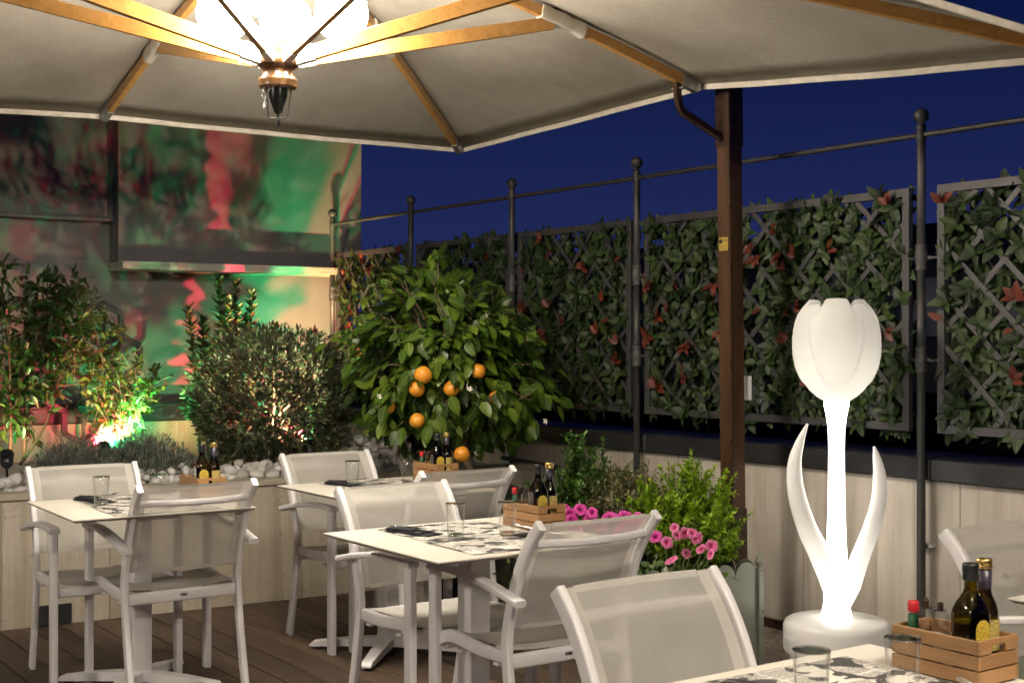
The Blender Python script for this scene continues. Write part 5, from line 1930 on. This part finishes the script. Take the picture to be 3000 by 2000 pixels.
# --- hexagon trellis with climber
hx = empty("hexagon_trellis", P0, PA)
tag(hx, "black hexagon metal trellis standing against the building wall", "trellis")
hd = 2.3
hw_ = 0.145


def hexagon(s, z):
    pts = [(s + hw_ * math.sin(R(60 * k)), z + hw_ * math.cos(R(60 * k))) for k in range(6)]
    m = MB()
    for k in range(6):
        a, b = pts[k], pts[(k + 1) % 6]
        m.bar((a[0], hd, a[1]), (b[0], hd, b[1]), 0.05, 0.034, 0, up=(0, 0, 1))
    m.build("hexagon", M['black_metal'], hx)


s_t = bed_s(300, hd); Yh = bed_w(s_t, hd).y; z_t = px_z(950, Yh)
hexagon(s_t, z_t); 
dx = hw_ * math.sqrt(3)
hexagon(s_t + dx / 2, z_t - 1.5 * hw_); hexagon(s_t - dx / 2, z_t - 1.5 * hw_)
hexagon(s_t - dx * 1.5, z_t - 1.5 * hw_ + 0.0); hexagon(s_t - dx * 1.0, z_t); hexagon(s_t, z_t - 3 * hw_); hexagon(s_t - dx, z_t - 3 * hw_); hexagon(s_t - dx * 2, z_t)
hexagon(s_t + dx / 2 - dx, z_t - 4.5 * hw_)
MB().bar((s_t - dx * 0.5, hd, 0.6), (s_t - dx * 0.5, hd, z_t - 4.4 * hw_), 0.02, 0.02).build("stake", M['black_metal'], hx)


def climber(label, blobs, nleaf, tmpl, key, mat, size, bark, stems, limit=300, droop=0.5):
    """blobs: (x px, y px, depth, radius m, weight)"""
    c0 = bedpt(blobs[0][0], blobs[0][1], blobs[0][2])
    o = empty("climbing_shrub", (c0.x, c0.y, 0.60))
    tag(o, label, "shrub")
    P, D, N, S = [], [], [], []
    W = np.array([b[4] for b in blobs], float); W /= W.sum()
    for b, wgt in zip(blobs, W):
        w = bedpt(b[0], b[1], b[2])
        c = np.array([w.x - c0.x, w.y - c0.y, w.z - 0.60])
        ns = max(3, int(nleaf * wgt / 6))
        q = c + rvec(ns) * (b[3] * rng.uniform(0.2, 1.0, (ns, 1)) ** 0.6) * np.array([[1, 0.7, 1]])
        for p in q:
            ax = norm((p - c + rng.normal(0, 0.1, 3) + np.array([0, 0, 0.05]))[None])[0]
            for j in range(6):
                out = rvec(1)[0]
                P.append(p + ax * rng.uniform(-0.05, 0.05)); D.append(ax * 0.5 + out * 0.8 + np.array([0, 0, -droop * 0.5])); N.append(np.array([0, -0.4, 0.9]) + rng.normal(0, 0.4, 3)); S.append(rng.uniform(*size))
    P, D, N, S = map(np.array, (P, D, N, S))
    keep = P[:, 2] > 0.0
    P, D, N, S = P[keep], D[keep], N[keep], S[keep]
    tm = MB()
    for pts in stems:
        pp = []
        for (x, y, dep) in pts:
            w = bedpt(x, y, dep)
            pp.append((w.x - c0.x, w.y - c0.y, max(-0.02, w.z - 0.60)))
        pp = smooth_path(pp, 5)
        tm.tube(pp, list(np.linspace(0.010, 0.004, len(pp))), 6, cap=False)
    for i in range(int(len(P) / 14)):
        p = P[int(rng.integers(0, len(P)))]
        tm.tube([tuple(p), tuple(p + rng.normal(0, 0.05, 3)), tuple(p + rng.normal(0, 0.09, 3))], [0.0025, 0.002, 0.001], 4, cap=False)
    tm.build("stems", bark, o)
    crown = empty("crown"); crown.parent = o
    split_leaves(key, tmpl, P, D, N, S, mat, crown, -P[:, 1] + rng.uniform(0, 0.4, len(P)), limit)
    return o


climber("bright leafy jasmine climbing the hexagon trellis above a spotlight", [(330, 1180, 1.35, 0.20, 3), (380, 1140, 1.3, 0.18, 2), (300, 1090, 1.5, 0.17, 1.6), (300, 1010, 1.6, 0.16, 1.4), (430, 1150, 1.3, 0.12, .8), (280, 950, 1.8, 0.13, .8), (350, 1240, 1.2, 0.15, 1.5), (455, 1095, 1.4, 0.07, .3), (250, 900, 1.8, 0.13, .8)],
        1500, T_SMALL, "jasmine", M['leaf_jasmine'], (0.034, 0.058), M['bark_pale'],
        [[(352, 1320, 1.2), (345, 1200, 1.3), (310, 1130, 1.4), (300, 1040, 1.5)], [(356, 1320, 1.2), (370, 1180, 1.3), (330, 1130, 1.3)], [(350, 1320, 1.25), (390, 1200, 1.25), (440, 1120, 1.3)], [(300, 1040, 1.7), (260, 920, 1.8), (180, 850, 1.8)]])
climber("tall dark green viburnum filling the left end of the planter", [(60, 960, 1.35, 0.22, 2.4), (150, 960, 1.4, 0.20, 2.2), (30, 1100, 1.2, 0.22, 2.0), (120, 1080, 1.3, 0.20, 1.8), (200, 1030, 1.4, 0.17, 1.4), (130, 860, 1.6, 0.15, 1.3), (200, 850, 1.7, 0.11, .7), (0, 830, 1.5, 0.13, 1.0), (10, 1210, 1.1, 0.15, .9), (100, 1200, 1.2, 0.15, .7), (210, 930, 1.6, .14, 1.0)],
        2100, T_LAUREL, "viburnum", M['leaf_vib'], (0.05, 0.085), M['bark_red'],
        [[(30, 1350, 1.0), (32, 1240, 1.1), (28, 1050, 1.2), (20, 930, 1.3)], [(70, 1350, 1.05), (80, 1180, 1.15), (105, 1000, 1.3), (112, 860, 1.4)], [(60, 1360, 0.9), (130, 1250, 1.1), (165, 1140, 1.2), (200, 1000, 1.4)]], 300)

# --- lavender cushions
def lavender(label, x, dep, w, h, n):
    s = bed_s(x, dep)
    c = bed_w(s, dep, 0.62)
    o = empty("lavender", c)
    tag(o, label, "shrub")
    P, D, N, S = [], [], [], []
    for i in range(n):
        a = rng.uniform(0, 6.283); r = math.sqrt(rng.uniform(0, 1))
        b0 = np.array([math.cos(a) * r * w * 0.55, math.sin(a) * r * w * 0.55, 0.0])
        tip = np.array([math.cos(a) * r * w, math.sin(a) * r * w, h * (1.02 - 0.75 * r ** 2.2) * rng.uniform(0.8, 1.12)])
        f = rng.uniform(0.35, 1.0, 11)
        p = b0 + (tip - b0) * f[:, None]
        ax = norm((tip - b0)[None] + np.array([[0, 0, 0.08]]))
        out = rvec(11)
        P.append(p); D.append(norm(ax * 0.9 + out * 0.7)); N.append(out + 0.01); S.append(rng.uniform(0.025, 0.045, 11))
    cloud("foliage", T_NEEDLE, *map(np.concatenate, (P, D, N, S)), M['leaf_lav'], o)
    return o


lavender("grey green lavender cushion left of the white hot spotlight", 215, 0.62, 0.27, 0.24, 560)
lavender("grey green lavender cushion right of the white hot spotlight", 420, 0.58, 0.32, 0.26, 760)
lavender("low grey lavender tuft at the back between the spotlights", 330, 0.95, 0.24, 0.26, 380)

# --- spotlights: real RGB flood lamps in the bed
def spot(label, x, y, dep, aim, warm, red, green, cone=100, lens=6.0, gap=0.03):
    w = bedpt(x, y, dep)
    o = empty("garden_spotlight", w)
    tag(o, label, "spotlight", "coloured garden spotlights")
    d = (Vector(aim) - w).normalized()
    q = d.to_track_quat('Z', 'Y')
    hd_ = MB().lathe([(0.0001, -0.055), (0.026, -0.05), (0.033, -0.03), (0.034, 0.03), (0.036, 0.034), (0.036, 0.045), (0.032, 0.045), (0.030, 0.036)], 20).build("housing", M['cap_black'], o)
    hd_.rotation_mode = 'QUATERNION'; hd_.rotation_quaternion = q
    ln = MB().lathe([(0.0001, 0.034), (0.029, 0.034)], 20).build("lens", emis("lit_lens", (1.0, 0.9, 0.75), lens), hd_)
    MB().tube([(0, 0, -0.05), (0, 0, -max(0.06, w.z - 0.55))], 0.007, 6).build("stake", M['cap_black'], o)
    side = d.cross(Vector((0, 0, 1))).normalized()
    for nm, colr, e, k in (("red_emitter", (1.0, 0.04, 0.10), red, -1), ("green_emitter", (0.04, 0.9, 0.28), green, 1), ("white_emitter", (1.0, 0.84, 0.6), warm, 0)):
        if e <= 0: continue
        L = bpy.data.lights.new(nm, 'SPOT')
        L.energy, L.color, L.spot_size, L.spot_blend, L.shadow_soft_size = e, colr, R(cone), 0.6, 0.009
        lo_ = bpy.data.objects.new(nm, L); COL.objects.link(lo_); lo_.parent = o
        lo_.location = d * 0.055 + side * (gap * k)
        lo_.rotation_mode = 'QUATERNION'; lo_.rotation_quaternion = (-d).to_track_quat('Z', 'Y')
    return o


spot("black garden spotlight at the far left lighting the viburnum stems", 20, 1345, 0.62, bed_w(bed_s(60, 2.9), 2.9, 2.2), 2, 60, 52, 90, 6.0, 0.035)
spot("white hot garden spotlight between the lavender cushions", 302, 1318, 0.80, bed_w(bed_s(400, 2.9), 2.9, 2.0), 14, 170, 150, 88, 6.0, 0.04)
spot("garden spotlight hidden at the foot of the jasmine", 372, 1305, 1.05, bed_w(bed_s(450, 2.9), 2.9, 2.1), 14, 190, 165, 95, 6.0, 0.04)
spot("garden spotlight inside the lower right of the olive bush", 905, 1312, 0.70, bed_w(bed_s(780, 1.2), 1.2, 1.25), 80, 60, 55)
spot("garden spotlight behind the olive bush throwing colour up the wall", 905, 1285, 1.72, bed_w(bed_s(640, 2.9), 2.9, 2.4), 28, 370, 225, 112, 6.0, 0.045)
